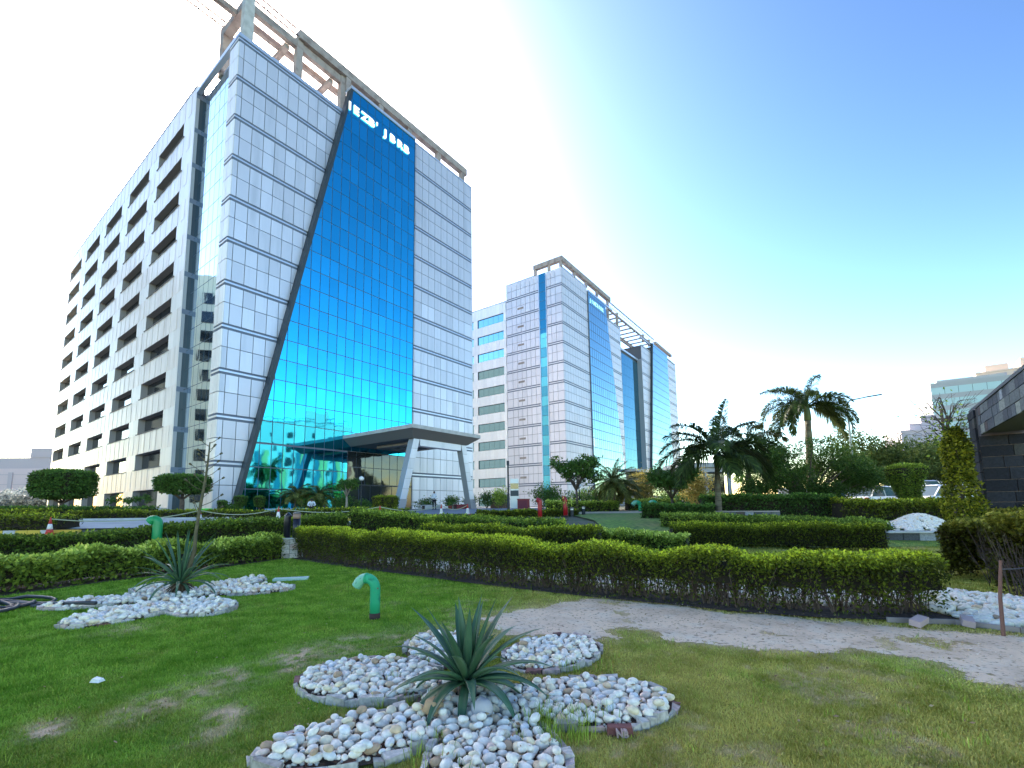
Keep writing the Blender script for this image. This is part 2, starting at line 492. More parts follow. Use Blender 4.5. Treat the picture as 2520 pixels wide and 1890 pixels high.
pane_me = MB().box(.62, .66, .03, w0 / 3 - .03, 0, 1.64).box(.62, .66, w0 / 3 + .03, w0 * 2 / 3 - .03, 0, 1.64).box(.62, .66, w0 * 2 / 3 + .03, w0 - .03, 0, 1.64).mesh('pane', M_GLASS_DARK)
sill_me = MB().box(-.09, .66, -.35, w0 + .35, -.09, -.022).mesh('sill', M_SOFFIT)
for k, (zl, zh) in enumerate(WZ[:10]):
    for j, (a, b) in enumerate(WY):
        w = obj('window', win_me, B1, (0.003, a, zl), None, (1, (b - a) / w0, 1))
        obj('pane', pane_me, w); obj('sill', sill_me, w)
gw = MB().box(.0, .66, -.02, .0, -.5, 1.74).box(.0, .66, w0, w0 + .02, -.5, 1.74).box(.0, .66, -.02, w0 + .02, 1.74, 1.76).mesh('window', M_REVEAL)
gs = MB().box(.5, .7, .0, w0, -.55, .02).mesh('sill', M_CONC)
for a, b in WY:
    w = obj('window', gw, B1, (0.003, a, .58), None, (1, (b - a) / w0, 1))
    obj('pane', pane_me, w); obj('sill', gs, w)
MB().box(-.06, .3, YA + .16, YA + 3.0, 0, .48).box(-.06, .3, 20.55, 23.7, 0, .48).box(-.06, .3, 31.4, 34.6, 0, .48).box(-.06, .3, 42.3, 45.6, 0, .48).build('plinth', M_CONCL, B1)
# roof frame of concrete beams with lattice girders
P = thing('roof_frame', 'weathered concrete beam frame standing on top of the tall silver block', 'roof frame', (-23.689, 37.738, 1.25), .922)
def beam(name, x0, x1, y0, y1, z0, z1, m=M_CONC): return MB().box(x0, x1, y0, y1, z0, z1).build(name, m, P)
beam('column', .5, 1.38, .42, 1.15, 43.0, 49.9, M_CONCL)
for x in (5.6, 10.7): beam('column', x, x + .66, .42, 1.05, 43.0, 48.6, M_CONC)
beam('column', .5, 1.3, 5.1, 5.9, 43.0, 48.5)
for x in (5.6, 10.7): beam('column', x, x + .6, 5.1, 5.7, 43.0, 47.4)
beam('beam', 1.384, 20.3, .5, 1.0, 47.35, 48.15)
beam('beam', -9.0, .48, 2.15, 2.6, 47.45, 48.0)
beam('beam', 1.32, 20.3, 2.15, 2.6, 47.45, 48.0)
beam('beam', 1.32, 20.3, 5.2, 5.6, 47.4, 48.0)
beam('cross_beam', .52, 1.28, 1.153, 5.097, 47.5, 48.3)
for x in (4.6, 9.6, 14.6): beam('cross_beam', x, x + .5, 1.003, 5.197, 46.85, 47.345)
beam('top_beam', 5.7, 31.3, .1, .8, 48.25, 49.2)
for x in (11.2, 15.7, 20.2, 25.4, 30.2): beam('stub_column', x, x + .6, .15, .75, 46.62, 48.247)
t1 = MB(); truss(t1, (-9, .45, 48.55), (5.7, .45, 48.55), .75, 9); t1.build('lattice_girder', M_STEEL, P)
t2 = MB(); truss(t2, (-9, 5.5, 48.55), (1.2, 5.5, 48.55), .75, 7); t2.build('lattice_girder', M_STEEL, P)
# entrance portico
PO = thing('entrance_portico', 'cantilevered grey portico roof on slanted white clad legs before the blue glass', 'portico', (-23.689, 37.738, 1.25), .922)
def z_(r): return r + .25
px0, px1, py0, py1 = 11.4, 20.6, -11.1, -.72
zt, ze, zi = z_(7.27), z_(6.93), z_(6.22)
MB().box(px0, px1, py0, py1, ze, zt).build('roof_slab', M_CONCL, PO)
ix0, ix1, iy0 = px0 + .9, px1 - .9, py0 + 1.0
s = MB()
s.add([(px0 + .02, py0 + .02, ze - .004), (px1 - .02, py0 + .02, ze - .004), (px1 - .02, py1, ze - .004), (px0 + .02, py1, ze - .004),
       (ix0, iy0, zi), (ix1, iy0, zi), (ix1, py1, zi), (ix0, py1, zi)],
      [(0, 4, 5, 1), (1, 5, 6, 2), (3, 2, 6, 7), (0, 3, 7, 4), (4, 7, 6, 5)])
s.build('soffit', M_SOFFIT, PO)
fy0, fy1 = -10.0, -9.2
def leg(xb, xt, w, name='leg'):
    n = 6; zb = .95; ztop = zi - .02
    for i in range(n):
        a = zb + (ztop - zb) * i / n + .015; b = zb + (ztop - zb) * (i + 1) / n - .015
        f = lambda z: xb + (xt - xb) * (z / ztop)
        MB().hexa([(f(a), fy0, a), (f(a) + w, fy0, a), (f(a) + w, fy0 + .036, a), (f(a), fy0 + .036, a), (f(b), fy0, b), (f(b) + w, fy0, b), (f(b) + w, fy0 + .036, b), (f(b), fy0 + .036, b)]).build('leg_panel', M_PANEL, L_)
    f = lambda z: xb + (xt - xb) * (z / ztop)
    return f
for xb, xt in ((10.8, 12.55), (20.4, 18.9)):  # grey bodies behind white fronts: side shade put into the leg colour
    L_ = MB().hexa([(xb + .04, fy0 + .04, 0), (xb + .66, fy0 + .04, 0), (xb + .66, fy1 - .04, 0), (xb + .04, fy1 - .04, 0),
                    (xt + .04, fy0 + .04, zi - .02), (xt + .66, fy0 + .04, zi - .02), (xt + .66, fy1 - .04, zi - .02), (xt + .04, fy1 - .04, zi - .02)]).build('leg', M_GREYCLAD, PO)
    leg(xb, xt, .7)
    d = (xt - xb) / (zi - .02) * .95
    MB().hexa([(xb - .05, fy0 - .04, 0), (xb + .75, fy0 - .04, 0), (xb + .75, fy1 + .04, 0), (xb - .05, fy1 + .04, 0),
               (xb - .05 + d, fy0 - .04, .94), (xb + .75 + d, fy0 - .04, .94), (xb + .75 + d, fy1 + .04, .94), (xb - .05 + d, fy1 + .04, .94)]).build('leg_base', M_GREYCLAD, PO)
MB().box(13.3, 18.85, fy0, fy1, zi - .62, zi - .01).build('header_beam', M_PANEL, PO)
for xb, xt in ((10.8, 12.55), (20.4, 18.9)):
    pass
for i in range(3):
    MB().box(13.8 + i * 1.75, 14.6 + i * 1.75, -9.1, -3.1, zi - .25, zi - .02).build('ceiling_beam', M_CONC, PO)
# ------------------------------------------------------------------ building 2: the longer twin block behind
B2 = thing('office_tower', 'longer silver office block with two blue glass wedges and dark recess beyond the palms', 'office building', (11.696, 86.512, 1.25), .942)
ZC = [43.35 + .25 - FL * k for k in range(11)]
M_PANEL2 = mat('silver_cladding_far', (.66, .645, .69), .4, .3, vary=.06)
rows2 = []
for k in range(11):
    z = ZC[k]; rows2.append((z - 2.1, z - .55)); rows2.append((z - FL, z - 2.1)) if k < 10 else rows2.append((.0, z - 2.1))
top2 = [(ZC[0] + 1.55, ZC[0] + 3.2), (ZC[0], ZC[0] + 1.55)]
def slant2(z): return 29.6 - .197 * z                       # first wedge, wide at the foot
def slant3(z): return 46.9 + .157 * (z - 10.9)              # second wedge, leaning the other way
core2 = MB().box(.12, 20.0, .12, 13.3, 0, 46.3).box(20.0, 29.3, .12, 13.3, 0, 43.2).box(.95, 29.3, 13.3, 22, 0, 42.8).box(29.3, 44.2, 1.4, 22, 0, 39).box(44.2, 53.5, .12, 22, 0, 43.2).box(53.5, 76.4, .12, 22, 0, 45.4)
core2.build('inner_body', M_CORE, B2)
cF = [0.06, .55] + [.55 + 1.1 * i for i in range(1, 10)] + [11.35]
grid_front('facade_panel', M_PANEL2, B2, cF, top2 + rows2, 0, .09, .07, None, 130, key=lambda b: b[5])
cF2 = [20.0 + 1.16 * i for i in range(9)]
grid_front('facade_panel', M_PANEL2, B2, cF2 + [29.4], rows2, 0, .09, .07, lambda p: p[0] - slant2(p[1]) - .03, 40, key=lambda b: b[5])
cF3 = [44.2 + 1.1 * i for i in range(9)]
grid_front('facade_panel', M_PANEL2, B2, cF3, rows2, 0, .09, .07, lambda p: slant3(p[1]) - .03 - p[0], 40, key=lambda b: b[5])
cF4 = [66.2 + 1.13 * i for i in range(9)] + [76.4]
grid_front('facade_panel', M_PANEL2, B2, cF4, top2[1:] + rows2, 0, .09, .07, None, 20, key=lambda b: b[5])
for k in range(11):
    z = ZC[k]
    segs = [(0, 11.38), (slant2(z) + .05, 29.45), (44.2, slant3(z) - .05), (66.2, 76.4)]
    for a, b in segs:
        MB().box(a, b, .05, .118, z - .55, z).build('band_groove', M_PANEL_D, B2)
        MB().box(a, b, -.012, .049, z - .36, z - .18).build('band_strip', M_PANEL2, B2)
# wedges of glass
g2 = [11.45 + 1.02 * i for i in range(19)]
gl2 = [46.0] + [ZC[0] - .25 + 1.95 - 1.95 * i for i in range(23)]
gl2 = [g for g in gl2 if g > 0.6]
gr2 = [(gl2[i + 1], gl2[i]) for i in range(len(gl2) - 1)]
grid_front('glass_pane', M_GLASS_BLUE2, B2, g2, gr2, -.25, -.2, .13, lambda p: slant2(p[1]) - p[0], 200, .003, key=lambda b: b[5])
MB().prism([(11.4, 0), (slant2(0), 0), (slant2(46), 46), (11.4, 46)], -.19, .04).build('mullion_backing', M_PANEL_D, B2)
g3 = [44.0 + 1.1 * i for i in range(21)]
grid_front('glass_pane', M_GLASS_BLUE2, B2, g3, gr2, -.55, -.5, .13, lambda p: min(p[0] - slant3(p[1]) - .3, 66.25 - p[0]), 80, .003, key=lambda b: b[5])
MB().prism([(slant3(0) + .1, 0), (66.2, 0), (66.2, 46), (slant3(46) + .1, 46)], -.49, .04).build('mullion_backing', M_PANEL_D, B2)
MB().hexa([(slant3(0) - .1, -.6, 0), (slant3(0) + .3, -.6, 0), (slant3(0) + .3, -.48, 0), (slant3(0) - .1, .03, 0),
           (slant3(46) - .1, -.6, 46), (slant3(46) + .3, -.6, 46), (slant3(46) + .3, -.48, 46), (slant3(46) - .1, .03, 46)]).build('slanted_fin', M_SLATE, B2)
# dark recess between the two halves
rec = []
for i in range(11):
    for j in range(14):
        rec.append((29.5 + j * 1.05, 29.5 + j * 1.05 + 1.0, 1.25, 1.3, 8.7 + i * 2.7, 11.35 + i * 2.7))
pieces('recess_glass_pane', M_GLASS_DEEP, B2, rec, 300, .002)
MB().box(29.42, 44.1, 1.31, 1.39, 0, 39).build('mullion_backing', M_SLATE, B2)
MB().box(29.42, 29.5, .0, 1.25, 0, 44).box(44.12, 44.2, 0, 1.25, 0, 39.4).build('recess_cheek', M_GREYCLAD, B2)
MB().box(29.5, 47, -2.5, 1.2, 8.0, 8.6).build('canopy', M_CONCL, B2)
MB().box(11.4, 24.4, -.3, .02, 46.02, 46.4).box(0, 11.38, -.03, .4, 46.85, 47.1).build('parapet_cap', M_TRIM, B2)
MB().box(29.4, 44.2, 1.0, 1.6, 39.0, 39.5).box(44.2, 76.4, -.03, .4, 45.45, 45.7).build('parapet_cap', M_TRIM, B2)
for ch, x in zip('JIMZESBR', (12.2, 13.1, 13.9, 14.7, 15.7, 16.6, 17.5, 18.4)):
    letters(ch, 1.15, x, 43.9, B2, -.3, M_SIGN2)
# side wall: panels, glass strip, small louvres, wing with wide windows
cS = [0.06] + [1.4, 2.45, 3.45]
def sidegrid(name, m, ys, zs, limit):
    bx = []
    for zl, zh in zs:
        for a, b in zip(ys[:-1], ys[1:]): bx.append((0, .09, a + .035, b - .035, zl + .035, zh - .035))
    pieces(name, m, B2, bx, limit, key=lambda b: b[2])
sidegrid('side_panel', M_PANEL2, cS, top2 + rows2, 90)
sidegrid('side_panel', M_PANEL2, [5.3, 6.3, 7.4, 8.5, 9.6, 10.7, 11.9, 13.4], top2 + rows2, 190)
for k in range(11):
    z = ZC[k]
    for a, b in ((0.02, 3.45), (5.3, 13.4)):
        MB().box(.05, .118, a, b, z - .55, z).build('band_groove', M_PANEL_D, B2)
        MB().box(-.012, .049, a, b, z - .36, z - .18).build('band_strip', M_PANEL2, B2)
for k in range(10):
    z = ZC[k] - 2.5
    lo = MB().box(-.02, .02, 9.0, 10.5, z - .42, z).build('louvre_box', M_REVEAL, B2)
    for i in range(4): MB().box(-.05, -.021, 9.02, 10.48, z - .38 + i * .1, z - .33 + i * .1).build('louvre_blade', M_CONC, lo)
pieces('strip_glass_pane', M_GLASS_TEAL, B2, [(.06, .1, 3.62, 5.14, .1 + i * 1.95, 1.98 + i * 1.95) for i in range(24) if i % 2 == 0 or i > 15], 300, .01)
pieces('strip_dark_pane', M_GLASS_DEEP, B2, [(.06, .1, 3.62, 5.14, .1 + i * 1.95, 1.98 + i * 1.95) for i in range(16) if i % 2], 300, .01)  # every other lower pane uses the darker glass
MB().box(.101, .118, 3.5, 5.28, 0, 46.7).build('mullion_backing', M_PANEL_D, B2)
MB().box(-.06, .1, 3.5, 3.61, 0, 46.8).box(-.06, .1, 5.16, 5.28, 0, 46.8).build('strip_jamb', M_TRIM, B2)
wing_x = .0
MB().box(.45, 20, 13.6, 40, 0, 43.1).build('inner_body', M_CORE, B2)
wb = []; wp = []
HD = [41.1 - FL * k for k in range(11)]
for k in range(11):
    hi = 43.4 if k == 0 else HD[k - 1] - 1.85
    n = 9
    for i in range(n): wb.append((0, .3, 13.5 + .88 * i + .02, 13.5 + .88 * (i + 1) - .02, HD[k], hi - .03))
    for i in range(n, 16): wb.append((0, .3, 13.5 + .88 * i + .02, 13.5 + .88 * (i + 1) - .02, HD[k], hi - .03))
    wp.append((0, .3, 13.45, 14.1, HD[k] - 1.85, HD[k] - .02)); wp.append((0, .3, 21.2, 22.4, HD[k] - 1.85, HD[k] - .02)); wp.append((0, .3, 27.0, 27.5, HD[k] - 1.85, HD[k] - .02))
wb.append((0, .3, 13.5, 27.5, 0, HD[10] - 1.9))
M_WING = mat('pale_wing_panel', (.86, .84, .84), .45, .25, vary=.05)
pieces('wing_panel', M_WING, B2, wb, 300); pieces('wing_pier', M_WING, B2, wp, 300)
wf = MB().box(-.02, .3, 0, .12, 0, 1.83).box(-.02, .3, .12, 7.06, 1.73, 1.83).mesh('window', M_STEEL)
wpn = MB()
for i in range(5): wpn.box(.1, .13, .14 + i * 1.385, .14 + i * 1.385 + 1.34, 0.02, 1.72)
wpn = wpn.mesh('pane', M_GLASS_WIN2)
for k in range(11):
    w = obj('window', wf, B2, (0.0, 21.18, HD[k] - 1.84), (0, 0, 0)); w.scale = (1, -1, 1)
    obj('pane', wpn, w)
    w = obj('window', wf, B2, (0.0, 27.0, HD[k] - 1.84)); w.scale = (1, -.66, 1)
    obj('pane', wpn, w)
MB().box(-.04, .5, 13.42, 27.6, 43.42, 43.6).build('parapet_cap', M_TRIM, B2)
MB().box(0.02, .5, 6.3, 13.44, 46.83, 47.0).build('parapet_cap', M_TRIM, B2)
# roof frame
P2 = thing('roof_frame', 'long concrete roof frame with open grid of beams on top of the farther twin block', 'roof frame', (11.696, 86.512, 1.25), .942)
def beam2(name, *b): return MB().box(*b).build(name, M_CONC, P2)
beam2('top_beam', -.1, 23.6, -.3, .5, 48.1, 49.05)
beam2('top_beam', -.1, .7, .503, 6.4, 48.1, 49.05)
beam2('top_beam', 56.5, 72.0, -.3, .5, 47.0, 47.7)
for x in (-.05, 5.5, 11.0, 16.5, 22.4): beam2('stub_column', x, x + .5, -.1, .4, 46.9, 48.097)
for y in (2.6, 5.8): beam2('stub_column', .0, .5, y, y + .5, 46.9, 48.097)
for x in (23.0, 28.6, 47.0, 52.0, 56.6): beam2('column', x, x + .6, .2, .7, 39.3 if x < 45 else 45.2, 47.2)
beam2('rail', 23.6, 56.5, .25, .45, 48.3, 48.5)
beam2('beam', 23.6, 56.5, .25, .6, 46.2, 46.6)
beam2('beam', 23.0, 56.5, 6.0, 6.4, 46.9, 47.3)
beam2('beam', 29.2, 50.0, 2.6, 3.0, 43.0, 43.4)
for x in (24.5, 27.5, 30.5, 33.5, 36.5, 39.5, 42.5, 45.5, 48.5, 51.5, 54.5): beam2('cross_beam', x, x + .4, .603, 5.997, 46.65, 46.95)
for x in (33.0, 38.0, 43.0): beam2('column', x, x + .5, 6.403, 6.9, 39.3, 46.8)
t3 = MB(); truss(t3, (23.6, .35, 47.35), (56.5, .35, 47.35), .9, 22, .035); t3.build('lattice_girder', M_CONC, P2)
# low pavilion beside it
PV = thing('low_pavilion', 'low flat roofed grey pavilion between the glass twin block and the palms', 'pavilion', (22.6, 60, 1.25))
MB().box(0, 7.5, 0, 6, 4.9, 5.5).build('roof', M_CONCL, PV)
MB().box(.4, 7.1, .5, 5.5, 4.3, 4.897).build('fascia', M_GREYCLAD, PV)
for x in (.6, 3.6, 6.6): MB().box(x, x + .4, .6, 1.0, 0, 4.297).build('column', M_GREYCLAD, PV)
MB().box(.6, 7.0, 2.5, 5.4, 0, 4.297).build('wall', M_GLASS_DARK, PV)

# ------------------------------------------------------------------ blocks seen far off and in the mirror glass
def block(name, label, loc, rz, w, d, h, floors, bays, wall, glass, wfrac=.6, hfrac=.5, cat='building', sides=True, roof=None):
    t = thing(name, label, cat, loc, rz)
    MB().box(0, w, 0, d, 0, h).build('wall', wall, t)
    fh = h / floors; bw = w / bays; bd = d / max(1, round(d / bw)); nb = max(1, round(d / bw))
    me = MB().box(0, 1, -.12, .03, 0, 1).mesh('window', glass)
    fm = MB().box(-.06, 1.06, -.2, -.121, -.08, 0).box(-.06, 1.06, -.2, -.121, 1, 1.06).mesh('sill', wall)
    for k in range(floors):
        for j in range(bays):
            o = obj('window', me, t, (j * bw + bw * (1 - wfrac) / 2, 0, k * fh + fh * .3), None, (bw * wfrac, 1, fh * hfrac)); obj('sill', fm, o)
        if sides:
            for j in range(nb):
                o = obj('window', me, t, (0, (j + 1) * bd - bd * (1 - wfrac) / 2, k * fh + fh * .3), (0, 0, -PI / 2), (bd * wfrac, 1, fh * hfrac)); obj('sill', fm, o)
    MB().box(-.2, w + .2, -.2, d + .2, h, h + .5).build('parapet', wall, t)
    for i, b in enumerate(roof or []): MB().box(*b).build('roof_room', wall, t)
    return t
M_GLASS_FAR = mat('far_teal_glass', (.42, .58, .56), .3)
M_BEIGE = mat('beige_render', (.72, .56, .45), .8)
M_PINK = mat('haze_mauve_render', (.55, .48, .52), .85)  # far walls and windows: distance haze put into their colour
M_PINKW = mat('haze_mauve_window', (.4, .37, .43), .5)
M_CREAM = mat('cream_render', (.82, .76, .62), .8)
M_WHITEW = mat('white_render', (.4, .41, .4), .8)
M_TEALB = mat('teal_band', (.015, .12, .17), .6)
M_YEL = mat('pale_yellow_band', (.45, .34, .13), .7)
# far glass block, beige blocks, far pale block
FG = thing('glass_office_block', 'far off pale teal glass office block with white floor bands above the trees', 'office building', (141.0, 150, 1.25), math.radians(-33))
MB().box(.1, 19.9, .1, 24.9, 0, 37.8).build('inner_body', M_CORE, FG)
for k in range(10):
    MB().box(0, 20, 0, 25, k * 3.85 + 2.3, k * 3.85 + 3.83).build('floor_band', M_WHITEW, FG)
    for j in range(8):
        if j < 6: MB().box(j * 3.3 + .1, j * 3.3 + 3.3, .03, .12, k * 3.85, k * 3.85 + 2.29).build('window', M_GLASS_FAR, FG)
        MB().box(.03, .12, j * 3.1 + .1, j * 3.1 + 3.1, k * 3.85, k * 3.85 + 2.29).build('window', M_PINKW, FG)
MB().box(2, 18, 2, 23, 38.5, 39.6).build('roof_room', M_WHITEW, FG)
block('apartment_block', 'far beige apartment block with stepped roof rooms beyond the stone gateway', (177.5, 170, 1.25), math.radians(-40), 26, 20, 47, 13, 6, M_BEIGE, M_PINKW, roof=[(3, 9, 4, 16, 47.5, 50.5), (12, 24, 3, 17, 47.5, 51.5), (19, 23, 5, 14, 51.5, 55)])
block('low_block', 'low pale beige block with stepped top just beyond the round tree mass', (121, 140, 1.25), math.radians(-20), 11, 12, 21, 6, 4, M_PINK, M_PINKW, roof=[(3, 10.5, 2, 11, 21.5, 23.6), (6, 10.5, 2, 11, 23.6, 26)])
LB = thing('hazy_block', 'hazy pale mauve block with flat top and roof tower at the edge of the view', 'building', (-172, 140, 1.25), math.radians(6))
MB().box(0, 32, 0, 20, 0, 13.6).build('wall', M_PINK, LB)
MB().box(0, 31, .5, 19, 13.6, 17).build('upper_storey', M_PINKW, LB)
MB().box(25.5, 31.6, .2, 8, 17, 20).build('roof_tower', M_PINKW, LB)
for i in range(5): MB().box(-.0 + 4 + i * 5.4, 5.2 + i * 5.4, -.25, -.003, 2, 12.4).build('wall_rib', M_PINKW, LB)
for i in range(4): MB().box(0, 31.9, -.12, -.002, 2.6 + i * 3, 2.8 + i * 3).build('wall_groove', M_PINKW, LB)
# the blocks the mirror glass shows
RB = thing('apartment_block', 'white apartment block with yellow and teal vertical bands, mirrored in the blue glass wedge', 'apartment block', (78, 42, 1.25), math.radians(-97))
MB().box(0, 46, 0, 14, 0, 24).build('wall', M_WHITEW, RB)
for i in range(9):
    x = 1.5 + i * 5
    MB().box(x, x + 1.2, -.25, -.003, 0, 17).build('yellow_band', M_YEL, RB)
    MB().box(x + 1.4, x + 2.6, -.2, -.003, 0, 16).build('teal_band', M_TEALB, RB)
    for k in range(6): MB().box(x + 3.1, x + 4.4, -.06, -.002, 2 + 3.6 * k, 3.6 + 3.6 * k).build('window', M_GLASS_DARK, RB)
MB().box(2, 30, 1, 12, 24, 25.2).box(6, 12, 2, 10, 25.2, 28).build('roof_room', M_WHITEW, RB)
for i in range(10): MB().bar((i * 4.5 + 1, .3, 24), (i * 4.5 + 1, .3, 25.6), .15).build('railing_post', M_STEEL, RB)
MB().bar((1, .3, 25.6), (42, .3, 25.6), .2).build('railing', M_STEEL, RB)
CB = thing('cream_tower', 'cream tower with dark square windows, mirrored in the pale glass strip beside the stone block', 'apartment block', (-79.5, 34, 1.25), math.radians(92))
MB().box(0, 36, 0, 16, 0, 46.5).build('wall', M_CREAM, CB)
for k in range(11):
    for j in range(8): MB().box(1.5 + j * 4.3, 3.6 + j * 4.3, -.08, -.003, 1.6 + 3.9 * k, 3.9 + 3.9 * k).build('window', M_GLASS_DARK, CB)
# ------------------------------------------------------------------ grounds
def in_poly(x, y, poly):
    x = np.asarray(x); y = np.asarray(y); r = np.zeros(x.shape, bool); n = len(poly)
    for i in range(n):
        x0, y0 = poly[i]; x1, y1 = poly[(i + 1) % n]
        c = ((y0 > y) != (y1 > y)) & (x < (x1 - x0) * (y - y0) / (y1 - y0 + 1e-12) + x0)
        r ^= c
    return r

# flower-shaped pebble beds: petals as (cx, cy, angle, half length, half width)
def petal(cx, cy, tx, ty, L, W): return (cx, cy, math.atan2(ty, tx), L, W)
BED1 = [petal(-1.2, 4.28, -1.47, .42, .66, .5), petal(-.93, 3.24, -1.15, -.5, .66, .34), petal(-.06, 2.86, .06, -1, .72, .42),
        petal(.6, 3.75, 1, .02, .68, .44), petal(.48, 4.95, .62, .78, .62, .44), petal(-.64, 5.12, -.3, 1, .62, .42)]
BED1C = (-.31, 3.82, .4)
BED2 = [petal(-6.55, 7.9, -1.2, -.75, .85, .42), petal(-5.55, 7.0, -.25, -1, .8, .5), petal(-4.72, 7.4, .9, -.75, .72, .45),
        petal(-4.75, 8.85, 1, .2, .78, .42), petal(-5.45, 9.55, .25, 1, .75, .4), petal(-6.5, 8.95, -1, .45, .6, .36)]
BED2C = (-5.8, 8.45, .6)
def in_petal(x, y, p, grow=0.0):
    cx, cy, a, L, W = p; c, s = math.cos(a), math.sin(a)
    dx = (x - cx) * c + (y - cy) * s; dy = -(x - cx) * s + (y - cy) * c
    return (dx / (L + grow)) ** 2 + (dy / (W + grow)) ** 2 < 1
def in_bed(x, y, bed, cen, grow=0.0):
    r = (x - cen[0]) ** 2 + (y - cen[1]) ** 2 < (cen[2] + grow) ** 2
    for p in bed: r |= in_petal(x, y, p, grow)
    return r

PATH = [(-.35, 6.55), (.05, 6.8), (.6, 7.0), (1.0, 7.6), (1.6, 7.75), (3.2, 6.62), (4.75, 5.75), (6.4, 5.3), (9, 4.2), (12, 3.2), (10, .5), (6.2, 2.55), (4.95, 3.25),
        (4.1, 3.95), (4.0, 4.75), (3.85, 5.02), (3.35, 4.83), (2.75, 5.0), (2.1, 5.4), (1.6, 5.95), (1.25, 5.75), (.95, 5.4), (.5, 5.45), (-.05, 5.75), (-.1, 6.2)]
PATH_IN = PATH
def seg_dist(x, y, pts):
    d = np.full(np.shape(x), 1e9)
    for (x0, y0), (x1, y1) in zip(pts[:-1], pts[1:]):
        vx, vy = x1 - x0, y1 - y0; t = np.clip(((x - x0) * vx + (y - y0) * vy) / (vx * vx + vy * vy), 0, 1)
        d = np.minimum(d, np.hypot(x - x0 - t * vx, y - y0 - t * vy))
    return d
def on_path(x, y, off=0.0):
    jx = (fbm(x, y, 2.2, 3) - .5) * .75; jy = (fbm(x, y, 2.2, 7) - .5) * .6
    return in_poly(x + jx, y + jy, PATH) & (fbm(x, y, 1.9, 11) + .35 * fbm(x, y, 9, 13) < .93)
def near_path(x, y, s=.16, n=7):
    r = np.random.default_rng(3); c = np.zeros(np.shape(x))
    for k in range(n): c += on_path(x + r.normal(0, s, np.shape(x)), y + r.normal(0, s, np.shape(x)))
    return c / n
def bare(x, y):
    """0..1: how worn the turf is (dry band and patches)."""
    n = fbm(x, y, 2.6, 21); n2 = fbm(x, y, 7, 25)
    b = np.exp(-(seg_dist(x, y, [(-2.75, 3.9), (-2.3, 4.62), (-1.95, 5.25), (-1.3, 5.6)]) / .3) ** 2) * np.clip(3.2 * n - .95, 0, 1.2)
    b = np.maximum(b, np.exp(-(seg_dist(x, y, [(-2.12, 3.68), (-2.02, 3.38)]) / .16) ** 2) * (.35 + 1.2 * n))
    b = np.maximum(b, np.exp(-(seg_dist(x, y, [(-3.26, 3.5), (-3.2, 3.42)]) / .14) ** 2) * .9 * n * 1.6)
    b = np.maximum(b, np.exp(-(np.hypot(x + 4.85, y - 6.12) / .3) ** 2) * .8 * n * 1.6)
    b = np.maximum(b, .45 * np.exp(-(seg_dist(x, y, [(-1.3, 5.6), (-.4, 6.3), (.6, 7.2)]) / .45) ** 2) * n * 1.4)
    b = np.maximum(b, np.clip((fbm(x, y, 1.6, 61) + .5 * fbm(x, y, 9, 62) - .86) * 3.2, 0, .42) * np.clip((x + 2.6) / 2, .12, 1) * np.clip(fbm(x, y, 11, 66) * 2.2 - .3, 0, 1))
    return np.maximum(np.clip(.85 * b * (.35 + 1.3 * n2) * np.clip(fbm(x, y, 15, 71) * 3.2 - .75, 0, 1.2), 0, 1), .95 * near_path(x, y))
def dryness(x, y):
    """0 lush .. 1 straw: the turf dries out towards the dirt path."""
    t = np.clip((x + 1.6 + .35 * (5.5 - y)) / 2.6, 0, 1) * .85
    t = np.where(y > 6.2, np.clip((x + 1.2) / 1.6, 0, 1) * .75, t)
    t = t + .34 * np.clip((4.6 - y) / 1.6, 0, 1) * np.clip((x + 4.4) / 1.2, 0, 1) * .8
    lush = np.exp(-(np.hypot(x - 3.9, y - 4.5) / .55) ** 2) + np.exp(-(np.hypot(x - .35, y - 3.0) / .28) ** 2) + .8 * np.exp(-(np.hypot(x - 2.4, y - 2.9) / .5) ** 2)
    t = t + (fbm(x, y, 1.3, 31) - .5) * .6 + (fbm(x, y, 6, 35) - .5) * .55 - .5 * lush
    return np.clip(t, 0, 1)

def field_mat(name, ramp_a, ramp_b, ramp_c, rough=.95):
    """colour from the dry and bare vertex fields."""
    m = bpy.data.materials.new(name); m.use_nodes = True
    N, L = m.node_tree.nodes, m.node_tree.links
    p = N['Principled BSDF']; p.inputs['Roughness'].default_value = rough; p.inputs['Specular IOR Level'].default_value = .02
    def attr(n):
        a = N.new('ShaderNodeAttribute'); a.attribute_name = n; return a.outputs['Fac']
    def mix(f, a, b):
        x = N.new('ShaderNodeMix'); x.data_type = 'RGBA'; L.new(f, x.inputs['Factor'])
        for s, v in (('A', a), ('B', b)):
            if isinstance(v, tuple): x.inputs[s].default_value = (*v, 1)
            else: L.new(v, x.inputs[s])
        return x.outputs['Result']
    c = mix(attr('dry'), mix(attr('rnd'), *ramp_a), mix(attr('rnd'), *ramp_b))
    c = mix(attr('bare'), c, mix(attr('rnd'), *ramp_c))
    L.new(c, p.inputs['Base Color'])
    MATS[name] = m
    return m
M_TURF = field_mat('turf_soil', ((.1, .19, .02), (.18, .31, .035)), ((.27, .23, .05), (.44, .35, .1)), ((.48, .34, .21), (.72, .55, .37)))
M_BLADE = field_mat('grass_blade', ((.11, .23, .014), (.36, .53, .07)), ((.28, .26, .04), (.75, .64, .18)), ((.46, .3, .17), (.8, .6, .38)), .7)

